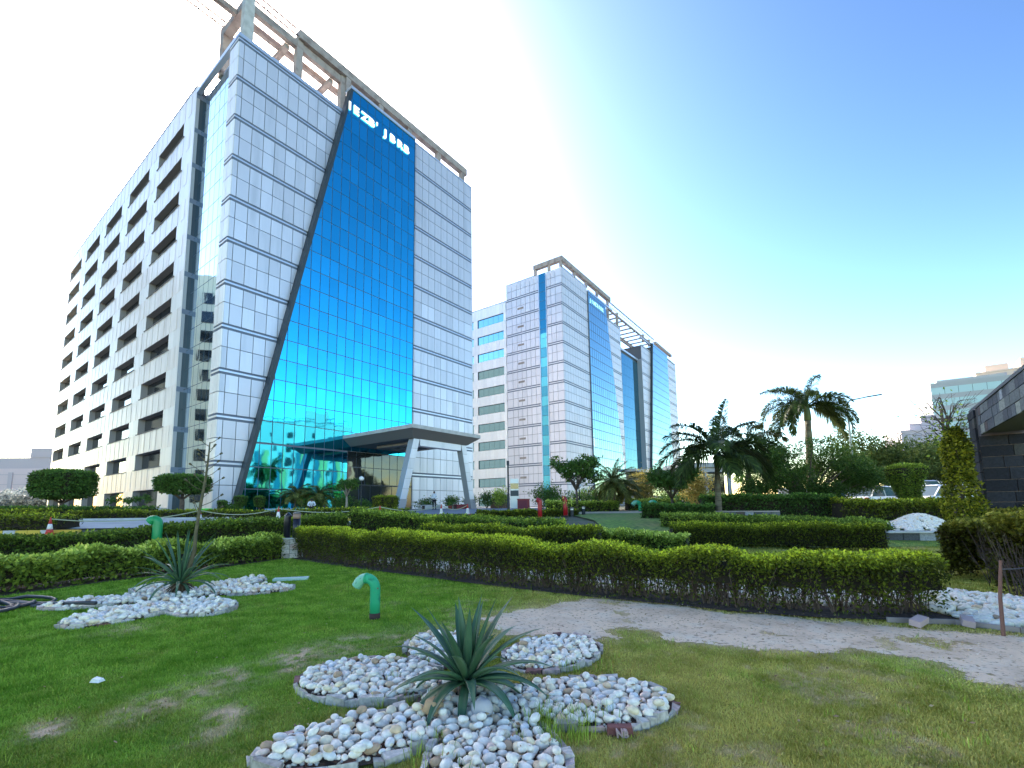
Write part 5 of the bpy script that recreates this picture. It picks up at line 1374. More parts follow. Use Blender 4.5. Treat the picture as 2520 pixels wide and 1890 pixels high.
# flat topped clipped trees by the rear block
def topiary(label, loc, h0, h1, wx, wy, n, size, m=LGD, rt=.16, group=None, taper=.92, name='clipped_tree', stems=4, cat='clipped tree', rnd=.16):
    t = thing(name, label, cat, loc, 0, group)
    q = MB().tube([(0, 0, -.1), (.02, 0, h0 * .55), (0, 0, h0 * .8)], [rt * 1.2, rt, rt * .8], 8)
    for k in range(stems):
        a = k * 2 * PI / stems + .4; q.tube([(0, 0, h0 * .72), (math.cos(a) * wx * .22, math.sin(a) * wy * .22, h0 + .05), (math.cos(a) * wx * .34, math.sin(a) * wy * .34, h0 + .35 * (h1 - h0))], [rt * .6, rt * .42, rt * .2], 6)
    q.build('trunk', M_BARK, t, True)
    d = NR.normal(size=(n, 3)); d /= np.abs(d).max(1)[:, None]
    d = d / (np.abs(d) ** 5).sum(1)[:, None] ** (1 / 5)                # rounded box surface
    dep = 1 - np.abs(NR.normal(0, rnd * .4, n)); P = d * dep[:, None]
    zz = (P[:, 2] + 1) / 2; tp = taper + (1 - taper) * zz
    P = np.stack([P[:, 0] * wx / 2 * tp, P[:, 1] * wy / 2 * tp, h0 + zz * (h1 - h0)], 1)
    P += (fbm(P[:, 0] * 1.0 + P[:, 2], P[:, 1] + P[:, 2] * .7, .9, 5)[:, None] - .5) * .28 * np.sign(d) * (1, 1, .5) * min(1, (h1 - h0))
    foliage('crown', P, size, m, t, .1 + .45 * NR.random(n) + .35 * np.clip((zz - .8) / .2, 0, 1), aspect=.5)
    MB().hexa([(s_[0] * wx * .4 * taper, s_[1] * wy * .4 * taper, h0 + .12 * (h1 - h0)) for s_ in ((-1, -1), (1, -1), (1, 1), (-1, 1))] + [(s_[0] * wx * .42, s_[1] * wy * .42, h1 - .12 * (h1 - h0)) for s_ in ((-1, -1), (1, -1), (1, 1), (-1, 1))]).build('shade_core', M_HCORE, t)
    return t
topiary('wide flat topped clipped tree before the rear stone block, away from the corner', (-34.15, 36, 1.05), 1.5, 3.6, 3.6, 2.8, 9000, .2)
topiary('narrower flat topped clipped tree before the dark recess of the tower', (-23.5, 34, 1.0), 1.75, 3.0, 3.05, 2.6, 8000, .18)
SM = [(-20.45, 36.2, 1.08, .7, 1.45, .85, .8, 'small box clipped shrub on a stem before the foot of the slanted edge'),
      (-19.1, 36.4, 1.08, .6, 1.4, .75, .75, 'second small clipped shrub on a stem, towards the blue wall'),
      (-21.75, 36.0, 1.08, .2, 1.1, .6, .6, 'low clipped shrub at the corner of the silver wall')]
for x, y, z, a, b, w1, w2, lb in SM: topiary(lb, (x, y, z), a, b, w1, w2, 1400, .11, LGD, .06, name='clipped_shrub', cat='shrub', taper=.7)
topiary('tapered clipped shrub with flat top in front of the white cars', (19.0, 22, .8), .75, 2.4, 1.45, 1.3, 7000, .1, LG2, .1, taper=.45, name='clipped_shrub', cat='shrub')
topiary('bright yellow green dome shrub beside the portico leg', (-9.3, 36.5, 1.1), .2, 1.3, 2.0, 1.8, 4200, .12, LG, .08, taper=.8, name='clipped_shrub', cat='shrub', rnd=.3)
# bushes by the glass front and forecourt
def bush(label, loc, rx, ry, h, n, size, m, cat='bush', name='bush', aspect=.5, tip=.3):
    t = thing(name, label, cat, loc)
    q = MB()
    for k in range(5):
        a = k * 1.3; q.tube([(0, 0, -.05), (math.cos(a) * rx * .4, math.sin(a) * ry * .4, h * .5), (math.cos(a) * rx * .6, math.sin(a) * ry * .6, h * .8)], [.03, .02, .01], 5)
    q.build('stems', M_BARK, t)
    bl = [(RND.uniform(-.4, .4) * rx, RND.uniform(-.4, .4) * ry, h * RND.uniform(.4, .65), rx * .62, ry * .62, h * .4) for _ in range(6)]
    p, cl = clumps(bl, n // 10, 10, size * 1.3); p[:, 2] = np.maximum(p[:, 2], .02); zz = p[:, 2] / h
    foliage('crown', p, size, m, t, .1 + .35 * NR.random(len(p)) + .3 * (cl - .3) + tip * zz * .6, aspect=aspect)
    return t
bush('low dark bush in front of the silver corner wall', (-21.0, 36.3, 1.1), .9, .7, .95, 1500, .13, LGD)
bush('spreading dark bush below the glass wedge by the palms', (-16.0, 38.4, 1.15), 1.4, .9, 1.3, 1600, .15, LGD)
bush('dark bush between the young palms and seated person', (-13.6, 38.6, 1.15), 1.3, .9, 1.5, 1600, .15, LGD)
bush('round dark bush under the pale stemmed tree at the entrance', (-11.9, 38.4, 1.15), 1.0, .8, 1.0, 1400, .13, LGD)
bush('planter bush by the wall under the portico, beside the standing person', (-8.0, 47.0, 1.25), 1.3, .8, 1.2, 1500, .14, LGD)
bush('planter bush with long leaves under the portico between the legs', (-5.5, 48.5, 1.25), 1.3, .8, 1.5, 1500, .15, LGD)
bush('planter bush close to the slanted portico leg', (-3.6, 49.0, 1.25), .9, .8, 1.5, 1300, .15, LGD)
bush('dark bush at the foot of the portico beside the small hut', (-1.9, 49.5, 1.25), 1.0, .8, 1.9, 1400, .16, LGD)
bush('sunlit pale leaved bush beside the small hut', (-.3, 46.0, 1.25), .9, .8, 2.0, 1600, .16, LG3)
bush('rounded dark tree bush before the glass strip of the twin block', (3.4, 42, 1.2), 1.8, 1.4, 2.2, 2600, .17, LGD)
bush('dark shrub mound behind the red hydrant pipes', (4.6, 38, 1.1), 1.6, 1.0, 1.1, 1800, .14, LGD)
bush('shrub with sunlight put into its leaf colour, between the date palm and dark tree', (11.8, 40, 1.15), 1.5, 1.2, 3.4, 3000, .2, leaf_mat('sunlit_leaf', [(.1, .1, .03), (.3, .26, .07), (.55, .45, .15)], .4))  # leaf yellow stands for the sunlight on the shrub
bush('sunlit yellowish shrub behind the planter palm stem', (15.6, 38, 1.15), 1.6, 1.2, 3.2, 2800, .2, leaf_mat('sunlit_leaf', [(.1, .1, .03)] * 2))
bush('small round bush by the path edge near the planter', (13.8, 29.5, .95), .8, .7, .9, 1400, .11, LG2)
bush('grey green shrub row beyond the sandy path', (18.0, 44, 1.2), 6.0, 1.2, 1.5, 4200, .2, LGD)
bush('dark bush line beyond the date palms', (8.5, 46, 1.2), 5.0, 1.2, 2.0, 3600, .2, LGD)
# plumeria trees
def ends(n, rx, ry, z0, z1): return [(math.cos(i * 2.4) * rx * RND.uniform(.5, 1), math.sin(i * 2.4) * ry * RND.uniform(.5, 1), RND.uniform(z0, z1)) for i in range(n)]
e1 = ends(11, 1.5, 1.3, 2.4, 3.7)
pl1 = tree('dark leaved tree with small white blossoms before the twin block corner', (5.1, 33, 1.0), auto_limbs(4.0, .1, e1, .38), [(*e, .55, .55, .42) for e in e1] + [(-.2, 0, 3.1, 1.0, .9, .6), (1.2, 0, 2.5, .6, .6, .4)], 420, 11, .1, .24, LGD, name='blossom_tree', aspect=.4)
bp_ = crown_points(70, [(*e, .6, .6, .5) for e in e1]); foliage('blossom', bp_, .16, mat('white_blossom', (.85, .85, .8), .6), pl1, aspect=.9)
e2 = ends(12, 1.35, 1.3, 1.7, 2.7)
pl2 = tree('low spreading long leaved tree with dark underside by the stone planter', (10.4, 29, .92), auto_limbs(2.9, .09, e2, .3), [(*e, .5, .5, .38) for e in e2] + [(0, 0, 2.1, 1.2, 1.1, .6)], 420, 11, .09, .27, LGD, name='spreading_tree', aspect=.28)
e3 = ends(7, .8, .7, 1.6, 2.5)
tree('small pale stemmed tree beside the entrance glass', (-12.45, 36.8, 1.1), auto_limbs(2.6, .09, e3, .5), [(*e, .4, .4, .3) for e in e3] + [(0, 0, 2.3, .7, .6, .4)], 200, 10, .09, .15, LGD, M_BARK_L)
e4 = ends(6, .7, .6, .9, 1.5)
for (x, y, lb) in ((-28.6, 36.6, 'leggy dark leaved plant against the stone block plinth'), (-30.6, 36.9, 'thin leggy plant at the plinth, farther along the block')):
    tree(lb, (x, y, 1.1), auto_limbs(1.5, .03, e4, .4), [(*e, .28, .28, .14) for e in e4], 26, 9, .07, .26, LGD, name='leggy_plant', cat='plant', aspect=.35)
# feathery bush mass under the tall palm
eb = ends(30, 3.5, 1.8, 1.1, 3.7)
fb = tree('wide feathery green bush with dark hollow underside below the tall palm', (16.9, 26, .85), auto_limbs(3.0, .12, eb, .12), [(*e, 1.0, .9, .62) for e in eb] + [(-2.6, 0, 1.5, 1.2, 1, .7), (3.2, 0, 1.9, 1.2, 1, .9)], 3400, 14, .16, .17, leaf_mat('feathery_leaf', [(.012, .025, .008), (.03, .065, .012), (.07, .13, .022), (.15, .22, .04)], .2), name='feathery_bush', cat='bush', aspect=.22, tip=.35)  # tip keeps the low leaves darker: underside shade put into their colour
# round tree mass far behind
blr = [(RND.uniform(-5.5, 10), RND.uniform(-3, 3), RND.uniform(2.4, 5.6), 2.5, 2.2, .8) for i in range(44)]
er = [(b[0], b[1], b[2] - .4) for b in blr]
tree('broad layered rain tree spreading behind the street lamp', (39.5, 48, 1.25), auto_limbs(6.5, .35, er[:16], .35), blr + [(-3.5, 0, 6.7, 2.4, 2, .9), (-2, 0, 5.8, 3.4, 2.4, .9), (2, 0, 6.0, 3.6, 2.4, .8), (7, 0, 5.2, 3.4, 2.4, .8)], 2600, 16, .32, .36, leaf_mat('rain_tree_leaf', [(0.036, 0.0544, 0.0198), (0.081, 0.119, 0.033), (0.162, 0.204, 0.0495), (0.288, 0.323, 0.077)], .25), aspect=.3, tip=.3)
for k, (x, y, s, lb) in enumerate(((28.5, 46, .8, 'mid sized round tree behind the feathery bush'), (24.0, 44, .62, 'thin leafy tree in the gap beside the tall palm trunk'), (50, 47, .9, 'dark tree beyond the stone gateway opening'), (40, 30, .55, 'leafy tree seen through the gateway opening'))):
    eb2 = ends(14, 3.2 * s, 2.4 * s, 2.6 * s, 5.2 * s)
    tree(lb, (x, y, 1.2), auto_limbs(5.5 * s, .2 * s, eb2, .35), [(*e, 1.2 * s, 1.1 * s, .8 * s) for e in eb2], int(600 if k != 1 else 240), 13, .22, .26, LGD, aspect=.35, tip=.25)
for k, (x, y, lb) in enumerate(((-104, 100, 'pale hazy tree clump by the far mauve block'), (-97, 96, 'pale hazy tree clump towards the rear stone block'))):
    eb2 = ends(9, 5, 3, 2, 4.2); tree(lb, (x, y, 1.2), auto_limbs(4.5, .3, eb2, .3), [(*e, 2.2, 1.8, 1.3) for e in eb2], 300, 12, .4, .7, leaf_mat('haze_tinted_leaf', [(.2, .24, .26), (.3, .34, .34)], .3), aspect=.5)  # distance haze put into the leaf colour
for k, (x, y, s) in enumerate(((58, 22, 1.2), (60, 32, 1.0), (59, 40, 1.3), (62, 48, 1.0))):
    eb2 = ends(10, 3.0 * s, 2.6 * s, 2.2 * s, 4.6 * s)
    tree(['tree before the white block, southern end of the mirrored row', 'second tree of the row mirrored in the glass wedge', 'tallest tree of the row mirrored in the glass wedge', 'last tree of the row mirrored in the glass wedge'][k], (x, y, 1.2), auto_limbs(5 * s, .2, eb2, .35), [(*e, 1.5 * s, 1.4 * s, 1.0 * s) for e in eb2], 300, 12, .3, .4, LGD)
# thin sapling and bare stake
sap = thing('sapling', 'thin young sapling with few leaves on the lawn before the hydrant pipes', 'sapling', (3.0, 22.3, .82))
MB().tube([(0, 0, -.05), (.02, 0, .4), (-.01, 0, .85)], [.018, .014, .008], 6).build('stem', M_BARK, sap)
foliage('leaves', NR.normal(0, .16, (60, 3)) * (1.3, 1, .7) + (0, 0, .78), .13, LG3, sap, aspect=.3)
stake = thing('stake', 'thin reddish wooden stake with wire at the edge of the white stones', 'stake', (5.5, 5.35, 0))
MB().tube([(0, 0, -.05), (.02, 0, .4), (.08, 0, .82)], [.02, .018, .014], 6).build('post', mat('reddish_wood', (.2, .1, .075), .9, bump=(30, .5)), stake)
MB().tube([(.07, 0, .72), (.4, .15, .7), (1.2, .4, .72)], .006, 4).build('wire', M_STEEL, stake)
# ------------------------------------------------------------------ stone gateway
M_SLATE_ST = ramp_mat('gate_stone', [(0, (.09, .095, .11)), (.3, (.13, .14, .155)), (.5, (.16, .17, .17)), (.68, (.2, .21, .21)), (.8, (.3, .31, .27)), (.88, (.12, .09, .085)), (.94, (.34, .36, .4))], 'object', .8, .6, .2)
M_POST_SHADE = ramp_mat('shaded_post_stone', [(0, (.028, .028, .036)), (.5, (.045, .045, .055)), (.8, (.04, .055, .055)), (.93, (.09, .085, .08))], 'object', .8, .6, .2)  # darker copy of the gate stone: the post's shade put into its colour
M_MORTAR = mat('pale_mortar', (.3, .25, .26), .95)
GA = math.atan2(-.795, -.607)                    # local x runs along the beam towards the viewer
gate = thing('stone_gateway', 'dark stone clad gateway of one thick post and a long heavy beam', 'gateway', (10.6, 9.85, 0), GA)
def stone_face(x0, x1, z0, z1, course, lmin, lmax, y, t, ny=-1, name='stone', parent=gate):
    z = z0
    while z < z1 - .02:
        h = min(course * RND.uniform(.9, 1.1), z1 - z); x = x0 - RND.uniform(0, .15)
        while x < x1 - .01:
            l = RND.uniform(lmin, lmax); a, b = max(x, x0), min(x + l, x1); x += l
            if b - a < .03: continue
            o = RND.uniform(0, .012)
            yy = (y - t - o, y) if ny < 0 else (y, y + t + o)
            j = lambda: RND.uniform(-.004, .004)
            MB().hexa([(a + .006, yy[0], z + .006 + j()), (b - .006, yy[0], z + .006 + j()), (b - .006, yy[1], z + .006), (a + .006, yy[1], z + .006), (a + .006 + j(), yy[0], z + h - .006), (b - .006 + j(), yy[0], z + h - .006), (b - .006, yy[1], z + h - .006), (a + .006, yy[1], z + h - .006)]).build(name, M_SLATE_ST if x0 > .3 else M_POST_SHADE, parent)
        z += h
def stone_side(y0, y1, z0, z1, course, lmin, lmax, x, t, parent=gate):
    z = z0
    while z < z1 - .02:
        h = min(course * RND.uniform(.9, 1.1), z1 - z); y = y0 - RND.uniform(0, .15)
        while y < y1 - .01:
            l = RND.uniform(lmin, lmax); a, b = max(y, y0), min(y + l, y1); y += l
            if b - a < .03: continue
            o = RND.uniform(0, .012)
            MB().box(x - t - o, x, a + .006, b - .006, z + .006, z + h - .006).build('stone', M_POST_SHADE, parent)
        z += h
def stone_side2(y0, y1, z0, z1, course, lmin, lmax, x, t, parent=gate):
    z = z0
    while z < z1 - .02:
        h = min(course * RND.uniform(.9, 1.1), z1 - z); y = y0
        while y < y1 - .01:
            l = RND.uniform(lmin, lmax); a, b = y, min(y + l, y1); y += l
            if b - a < .03: continue
            MB().box(x, x + t + RND.uniform(0, .012), a + .006, b - .006, z + .006, z + h - .006).build('stone', M_POST_SHADE, parent)
        z += h
# post: local y is across the beam; the viewer sees the face at x = +.4 (towards him) and the face on -y / +y
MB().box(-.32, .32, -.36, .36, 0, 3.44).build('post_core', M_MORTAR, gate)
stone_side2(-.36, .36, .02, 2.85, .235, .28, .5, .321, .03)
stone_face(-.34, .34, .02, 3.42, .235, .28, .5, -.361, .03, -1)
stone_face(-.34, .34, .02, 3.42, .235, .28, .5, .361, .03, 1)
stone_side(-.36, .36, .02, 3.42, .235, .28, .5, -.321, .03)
MB().box(.36, 7.2, -.3, .3, 2.9, 3.44).build('beam_core', M_SOFFIT, gate)
stone_face(.36, 7.2, 2.86, 3.44, .195, .2, .42, -.301, .035, -1)
stone_face(.36, 7.2, 2.86, 3.44, .195, .2, .42, .301, .035, 1)
MB().box(-.4, 7.2, -.36, .36, 3.442, 3.5).build('coping', mat('gate_coping', (.12, .12, .13), .8, bump=(20, .5)), gate)
MB().box(6.6, 7.2, -.36, .36, 0, 2.895).build('post_core', M_SLATE, gate)
# ivy and a bare shrub on the gateway
ivp = []
for i in range(9000):
    z = NR.uniform(.2, 3.0); ww = (.3 + .05 * math.sin(z * 5) + (.08 if z < 1.5 else 0)) * min(1, (3.15 - z) * 1.6)
    a = NR.uniform(0, 2 * PI); q_ = NR.random() ** .3
    ivp.append((9.4 + math.cos(a) * q_ * ww, 9.6 + math.sin(a) * q_ * ww * .8, z))
iv = thing('ivy', 'yellow green climbing ivy column against the stone gateway post', 'ivy', (0, 0, 0))
foliage('foliage', np.array(ivp), .065, leaf_mat('ivy_leaf', [(0.038, 0.045, 0.0066), (0.114, 0.135, 0.011), (0.266, 0.27, 0.022), (0.418, 0.396, 0.033)], .3), iv, None, 'stuff', aspect=.55)
MB().tube([(9.4, 9.6, 0), (9.42, 9.62, 1.2), (9.4, 9.6, 2.6)], [.03, .025, .012], 6).build('stem', M_TWIG, iv)
bt = thing('bare_shrub', 'thin half bare shrub growing above the top of the stone gateway post', 'shrub', (10.55, 10.9, 0))
q = MB().tube([(0, 0, 0), (-.1, 0, 2.0), (0, 0, 3.5)], [.04, .035, .025], 6)
for i in range(26):
    a = i * 2.4; b0 = Vector((0, 0, 2.7 + .9 * (i % 13) / 13)); l = RND.uniform(.3, .75)
    q.tube([b0, b0 + Vector((math.cos(a) * l * .5, math.sin(a) * l * .5, l * .75)), b0 + Vector((math.cos(a) * l, math.sin(a) * l, l * RND.uniform(.5, .9)))], [.014, .009, .004], 4)
    for c in range(3):
        e = b0 + Vector((math.cos(a) * l, math.sin(a) * l, l * .7)); q.tube([b0.lerp(e, .6), e + Vector((RND.uniform(-.25, .25), RND.uniform(-.25, .25), RND.uniform(-.1, .25)))], [.006, .003], 3)
q.build('branches', M_TWIG, bt)
pp_ = NR.normal(0, 1, (420, 3)) * (.2, .2, .38) + (-.02, 0, 3.1); foliage('leaves', pp_, .085, LG2, bt, aspect=.5)

# ------------------------------------------------------------------ planter wall, bench wall, pebble heap
pw = thing('stone_planter', 'low curved planter wall of grey stone blocks with pale coping at the palm foot', 'planter', (0, 0, 0))
pts_ = [(8.75, 22.7), (9.3, 22.0), (10.2, 21.55), (11.2, 21.15), (12.2, 20.85)]
for (a, b) in zip(pts_[:-1], pts_[1:]):
    n = 3; A, B_ = Vector((*a, 0)), Vector((*b, 0)); g0 = float(ground(*a))
    for k in range(2):
        for i in range(n):
            p, q2 = A.lerp(B_, i / n + .01 + (.08 if k else 0) / n), A.lerp(B_, (i + 1) / n - .01 + (.08 if k else 0) / n)
            MB().bar((p.x, p.y, g0 + .02 + .17 * k), (q2.x, q2.y, g0 + .02 + .17 * k), .22 + RND.uniform(0, .02), .16).build('stone', M_SLATE_ST, pw)
    MB().bar((a[0], a[1], g0 + .305), (b[0], b[1], g0 + .305), .3, .05).build('coping', M_CONC, pw)
bw = thing('bench_wall', 'low stone bench wall with flat pale slab along the strip of lawn', 'bench', (0, 0, 0))
MB().bar((13.1, 16.3, .44), (16.2, 15.9, .42), .5, .06).build('slab', M_CONCL, bw)
for i in range(6):
    x = 13.15 + i * .5; MB().bar((x, 16.35 - .064 * i, .27), (x + .48, 16.29 - .064 * i, .27), .3, .27).build('stone', M_SLATE_ST, bw)
MB().bar((11.9, 17.4, .5), (12.5, 17.3, .5), .4, .3).build('end_stone', M_SLATE_ST, bw)
hpn = 2600; hx = NR.normal(0, .75, hpn); hy = NR.normal(0, .5, hpn); hzz = .55 * np.exp(-(hx / 1.0) ** 2 - (hy / .7) ** 2)
ph = thing('pebble_heap', 'heap of pale pebbles behind the low bench wall', 'pebble heap', (16.2, 18.4, .42))
od = np.argsort(hy)
for i in od[:180]: obj('pebble', PEB_ME[i % 7], ph, (hx[i], hy[i], hzz[i]), (NR.uniform(-.4, .4), NR.uniform(-.4, .4), NR.uniform(0, 6)), (NR.uniform(.06, .09),) * 3)
r_ = od[180:]; mass('pebble', ICO1, hx[r_], hy[r_], hzz[r_], NR.uniform(.05, .085, len(r_)), M_PEBS, ph)

# ------------------------------------------------------------------ cones, rope, lamps, poles, boxes
M_CRED = mat('cone_red', (.55, .05, .035), .6); M_CWHT = mat('cone_white', (.8, .78, .75), .6)
CONES = [(-18.7, 19.3, 'red traffic cone at the end of the hedge block'), (-15.3, 23.5, 'red and white traffic cone on the drive behind the agave stalk'), (-13.0, 26.9, 'red and white cone by the painted kerb'),
         (-7.35, 27.6, 'red and white cone between the dark posts and dome shrub'), (-4.1, 30.3, 'red and white cone before the standing person'), (-2.4, 30.4, 'red and white cone before the leaning portico leg')]
cpos = []
for i, (x, y, lb) in enumerate(CONES):
    z = float(ground(x, y)) + .012; c = thing('traffic_cone', lb, 'traffic cone', (x, y, z), 0, 'traffic cones joined by a rope'); cpos.append(Vector((x, y, z + .62)))
    MB().box(-.19, .19, -.19, .19, 0, .035).build('base', M_CRED, c)
    rr = lambda h: .14 * (1 - h / .8)
    for a, b, m in ((.035, .2, M_CWHT if i else M_CRED), (.2, .42, M_CWHT), (.42, .7, M_CRED)):
        MB().tube([(0, 0, a), (0, 0, b)], [rr(a), rr(b)], 12).build('cone_band', m, c, True)
for i, (a, b) in enumerate(zip(cpos[:-1], cpos[1:])):
    pts = [a.lerp(b, k / 12) - Vector((0, 0, .28 * (1 - (2 * k / 12 - 1) ** 2))) for k in range(13)]
    tag(MB().tube(pts, .022, 5).build('barrier_rope', mat('pale_rope', (.4, .42, .28), .8)), ['sagging rope over the drive from hedge block to stalk cone', 'sagging rope from the stalk cone to the kerb cone', 'sagging rope from the kerb cone past the dark posts', 'sagging rope below the dome shrub', 'short rope between the two cones before the portico'][i], 'rope', 'ropes between the traffic cones')
M_GLOBE = mat('white_globe', (.82, .82, .8), .35)
for (x, y, h, lb) in ((-11.55, 37.6, 2.75, 'globe lamp on a dark post before the entrance doors'), (6.5, 40.5, 2.0, 'globe lamp on a post before the twin block glass strip')):
    L = thing('globe_lamp', lb, 'lamp post', (x, y, float(ground(x, y)) + .01))
    MB().tube([(0, 0, 0), (0, 0, .12), (0, 0, .14), (0, 0, h - .2)], [.1, .1, .045, .04], 10).build('post', M_STEEL, L)
    v, f = ICO2[0]; u = v / np.linalg.norm(v, axis=1)[:, None]
    obj('globe', np_mesh('globe', u * .2, f, M_GLOBE, True), L, (0, 0, h - .02)); MB().tube([(0, 0, h - .24), (0, 0, h - .19)], [.05, .09], 10).build('collar', M_STEEL, L)
for (x, y, lb) in ((3.65, 25.4, 'low dark path lamp with grey cap beside the hydrant pipe'), (4.7, 27.9, 'low dark path lamp farther along the path')):
    L = thing('path_lamp', lb, 'path lamp', (x, y, float(ground(x, y)) + .01), 0, 'low path lamps')
    MB().tube([(0, 0, 0), (0, 0, .34)], .1, 12).build('post', M_STEEL, L); MB().tube([(0, 0, .342), (0, 0, .42)], .085, 12).build('lens', M_GLOBE, L)
    MB().tube([(0, 0, .422), (0, 0, .46), (0, 0, .5)], [.13, .11, .03], 12).build('cap', mat('grey_cap', (.15, .13, .12)), L)
L = thing('dark_pole', 'slim dark pole rising from the hedge between the portico and twin block', 'pole', (.3, 35.7, 1.05))
MB().tube([(0, 0, 0), (0, 0, 1.4)], [.11, .09], 10).build('base', M_STEEL, L); MB().tube([(0, 0, 1.4), (0, 0, 3.55)], .065, 10).build('shaft', M_STEEL, L); MB().tube([(0, 0, 3.55), (0, 0, 3.9)], .1, 10).build('head', M_STEEL, L)
L = thing('street_lamp', 'tall grey street lamp with one slanted arm beside the tall palm', 'street lamp', (25.6, 34, 1.0))
M_GALV = mat('galvanised_steel', (.32, .36, .36), .5, .6)
MB().tube([(0, 0, 0), (0, 0, 4), (0, 0, 7.75)], [.1, .08, .06], 10).build('pole', M_GALV, L)
MB().tube([(0, 0, 7.7), (.25, 0, 7.98), (1.5, 0, 8.22)], [.05, .045, .04], 8).build('arm', M_STEEL, L)
MB().hexa([(1.45, -.09, 8.18), (2.65, -.1, 8.36), (2.65, .1, 8.36), (1.45, .09, 8.18), (1.45, -.06, 8.26), (2.6, -.07, 8.44), (2.6, .07, 8.44), (1.45, .06, 8.26)]).build('lamp_head', M_STEEL, L)
L = thing('street_lamp', 'small curved street lamp by the hazy mauve block', 'street lamp', (-98.5, 98, 1.25))
MB().tube([(0, 0, 0), (0, 0, 6.4), (.5, 0, 7.1), (1.2, 0, 7.2)], [.12, .1, .08, .08], 8).build('pole', M_GALV, L); MB().box(1.0, 1.9, -.15, .15, 7.1, 7.25).build('lamp_head', M_GALV, L)
L = thing('utility_pole', 'dark utility pole with crossarm before the far glass block', 'utility pole', (38.3, 40, 1.15))
MB().tube([(0, 0, 0), (0, 0, 8.3)], [.14, .1], 8).build('pole', M_BARK, L); MB().box(-.75, .75, -.06, .06, 7.3, 7.45).build('crossarm', M_BARK, L)
for i in (-.6, 0, .6): MB().tube([(i, 0, 7.45), (i, 0, 7.7)], .05, 6).build('insulator', M_STEEL, L)
L = thing('sign_pylon', 'grey glass sign pylon standing behind the dark red box', 'sign pylon', (1.0, 46, 1.25))
MB().box(-.42, .42, -.12, .12, 0, 2.9).build('body', mat('pylon_grey', (.4, .45, .52), .3, .4), L)
MB().box(-.4, .4, -.135, -.121, 1.9, 2.45).build('sign_panel', M_GLASS_DARK, L); MB().box(-.4, .4, -.135, -.121, 1.2, 1.75).build('sign_panel', M_SLATE, L)
L = thing('red_box', 'dark red equipment box on the lawn before the grey pylon', 'equipment box', (1.58, 39, 1.12))
M_DRED = mat('dark_red_paint', (.2, .01, .02), .5)
MB().box(-.5, .5, -.35, .35, .12, .88).build('body', M_DRED, L); MB().box(-.54, .54, -.39, .39, .883, .95).build('lid', M_DRED, L)
for x in (-.42, .34): MB().box(x, x + .08, -.3, .3, 0, .118).build('foot', M_STEEL, L)
MB().box(-.44, .28, -.362, -.352, .2, .8).build('door', mat('dark_red_panel', (.14, .01, .03), .6), L)
L = thing('small_hut', 'small brown hut with pale sloping roof at the foot of the twin block', 'hut', (-.5, 50, 1.25))
M_HUT = mat('brown_boards', (.14, .075, .05), .85)
for i in range(9): MB().box(-1.0 + i * .225, -.785 + i * .225, -.5, .6, 0, .95).build('board', M_HUT, L)
MB().prism([(-1.0, .953), (1.0, .953), (.15, 1.5)], -.48, .6).build('gable', M_HUT, L)
MB().hexa([(-1.15, -.62, .9), (.15, -.62, 1.53), (.15, .7, 1.53), (-1.15, .7, .9), (-1.15, -.62, .98), (.15, -.62, 1.61), (.15, .7, 1.61), (-1.15, .7, .98)]).hexa([(.15, -.62, 1.53), (1.15, -.62, .9), (1.15, .7, .9), (.15, .7, 1.53), (.15, -.62, 1.61), (1.15, -.62, .98), (1.15, .7, .98), (.15, .7, 1.61)]).build('roof', M_CONCL, L)
L = thing('blue_wall', 'low pale blue wall with dark posts under the glass wedge', 'low wall', (-16.7, 36.9, 1.1), math.radians(4))
M_BLUEW = mat('pale_blue_paint', (.22, .42, .68), .6)
for i in range(4): MB().box(-2.2 + i * 1.15, -1.08 + i * 1.15, 0, .15, 0, .42).build('wall_panel', M_BLUEW if i < 3 else M_CONCL, L)
for i in range(5): MB().box(-2.25 + i * 1.15, -2.15 + i * 1.15, -.06, -.003, 0, .62).build('post', M_STEEL, L)
tag(MB().box(-2.3, 2.6, .3, 1.3, 0, .3).build('stone_step', M_CONCL, None, False, (-13.9, 37.0, 1.1), (0, 0, .1)), 'low grey step before the lobby beside the seated person', 'step')
L = thing('litter_bin', 'bright green litter bin at the corner of the tower', 'bin', (-23.5, 36.9, 1.12))
M_BIN = mat('bright_green_plastic', (.02, .75, .06), .5)
MB().hexa([(-.2, -.2, 0), (.2, -.2, 0), (.2, .2, 0), (-.2, .2, 0), (-.27, -.26, .42), (.27, -.26, .42), (.27, .26, .42), (-.27, .26, .42)]).build('body', M_BIN, L); MB().box(-.29, .29, -.28, .28, .423, .48).build('rim', M_BIN, L)
# planters under the portico
for (x, y, w, lb) in ((-7.2, 46.3, 2.2, 'long grey planter trough behind the standing person'), (-4.4, 47.6, 1.8, 'dark red planter trough near the leaning portico leg')):
    L = thing('planter_trough', lb, 'planter', (x, y, 1.25), .9); m_ = M_CONCL if 'grey' in lb else M_DRED
    MB().box(-w / 2, w / 2, -.25, -.2, 0, .45).box(-w / 2, w / 2, .2, .25, 0, .45).build('side', m_, L)['kind'] = 'stuff'
    MB().box(-w / 2, w / 2, -.197, .197, 0, .38).build('soil', M_SOIL, L)
for (x, y, lb) in ((-5.3, 45.5, 'round red flower pot under the portico'), (-10.4, 37.2, 'small flower pot by the entrance doors')):
    L = thing('flower_pot', lb, 'flower pot', (x, y, float(ground(x, y)) + .01))
    MB().tube([(0, 0, 0), (0, 0, .3), (0, 0, .34)], [.14, .22, .24], 12).build('pot', mat('terracotta', (.25, .06, .04), .8), L, True)
    foliage('leaves', NR.normal(0, .13, (90, 3)) + (0, 0, .52), .12, LGD, L, aspect=.5)
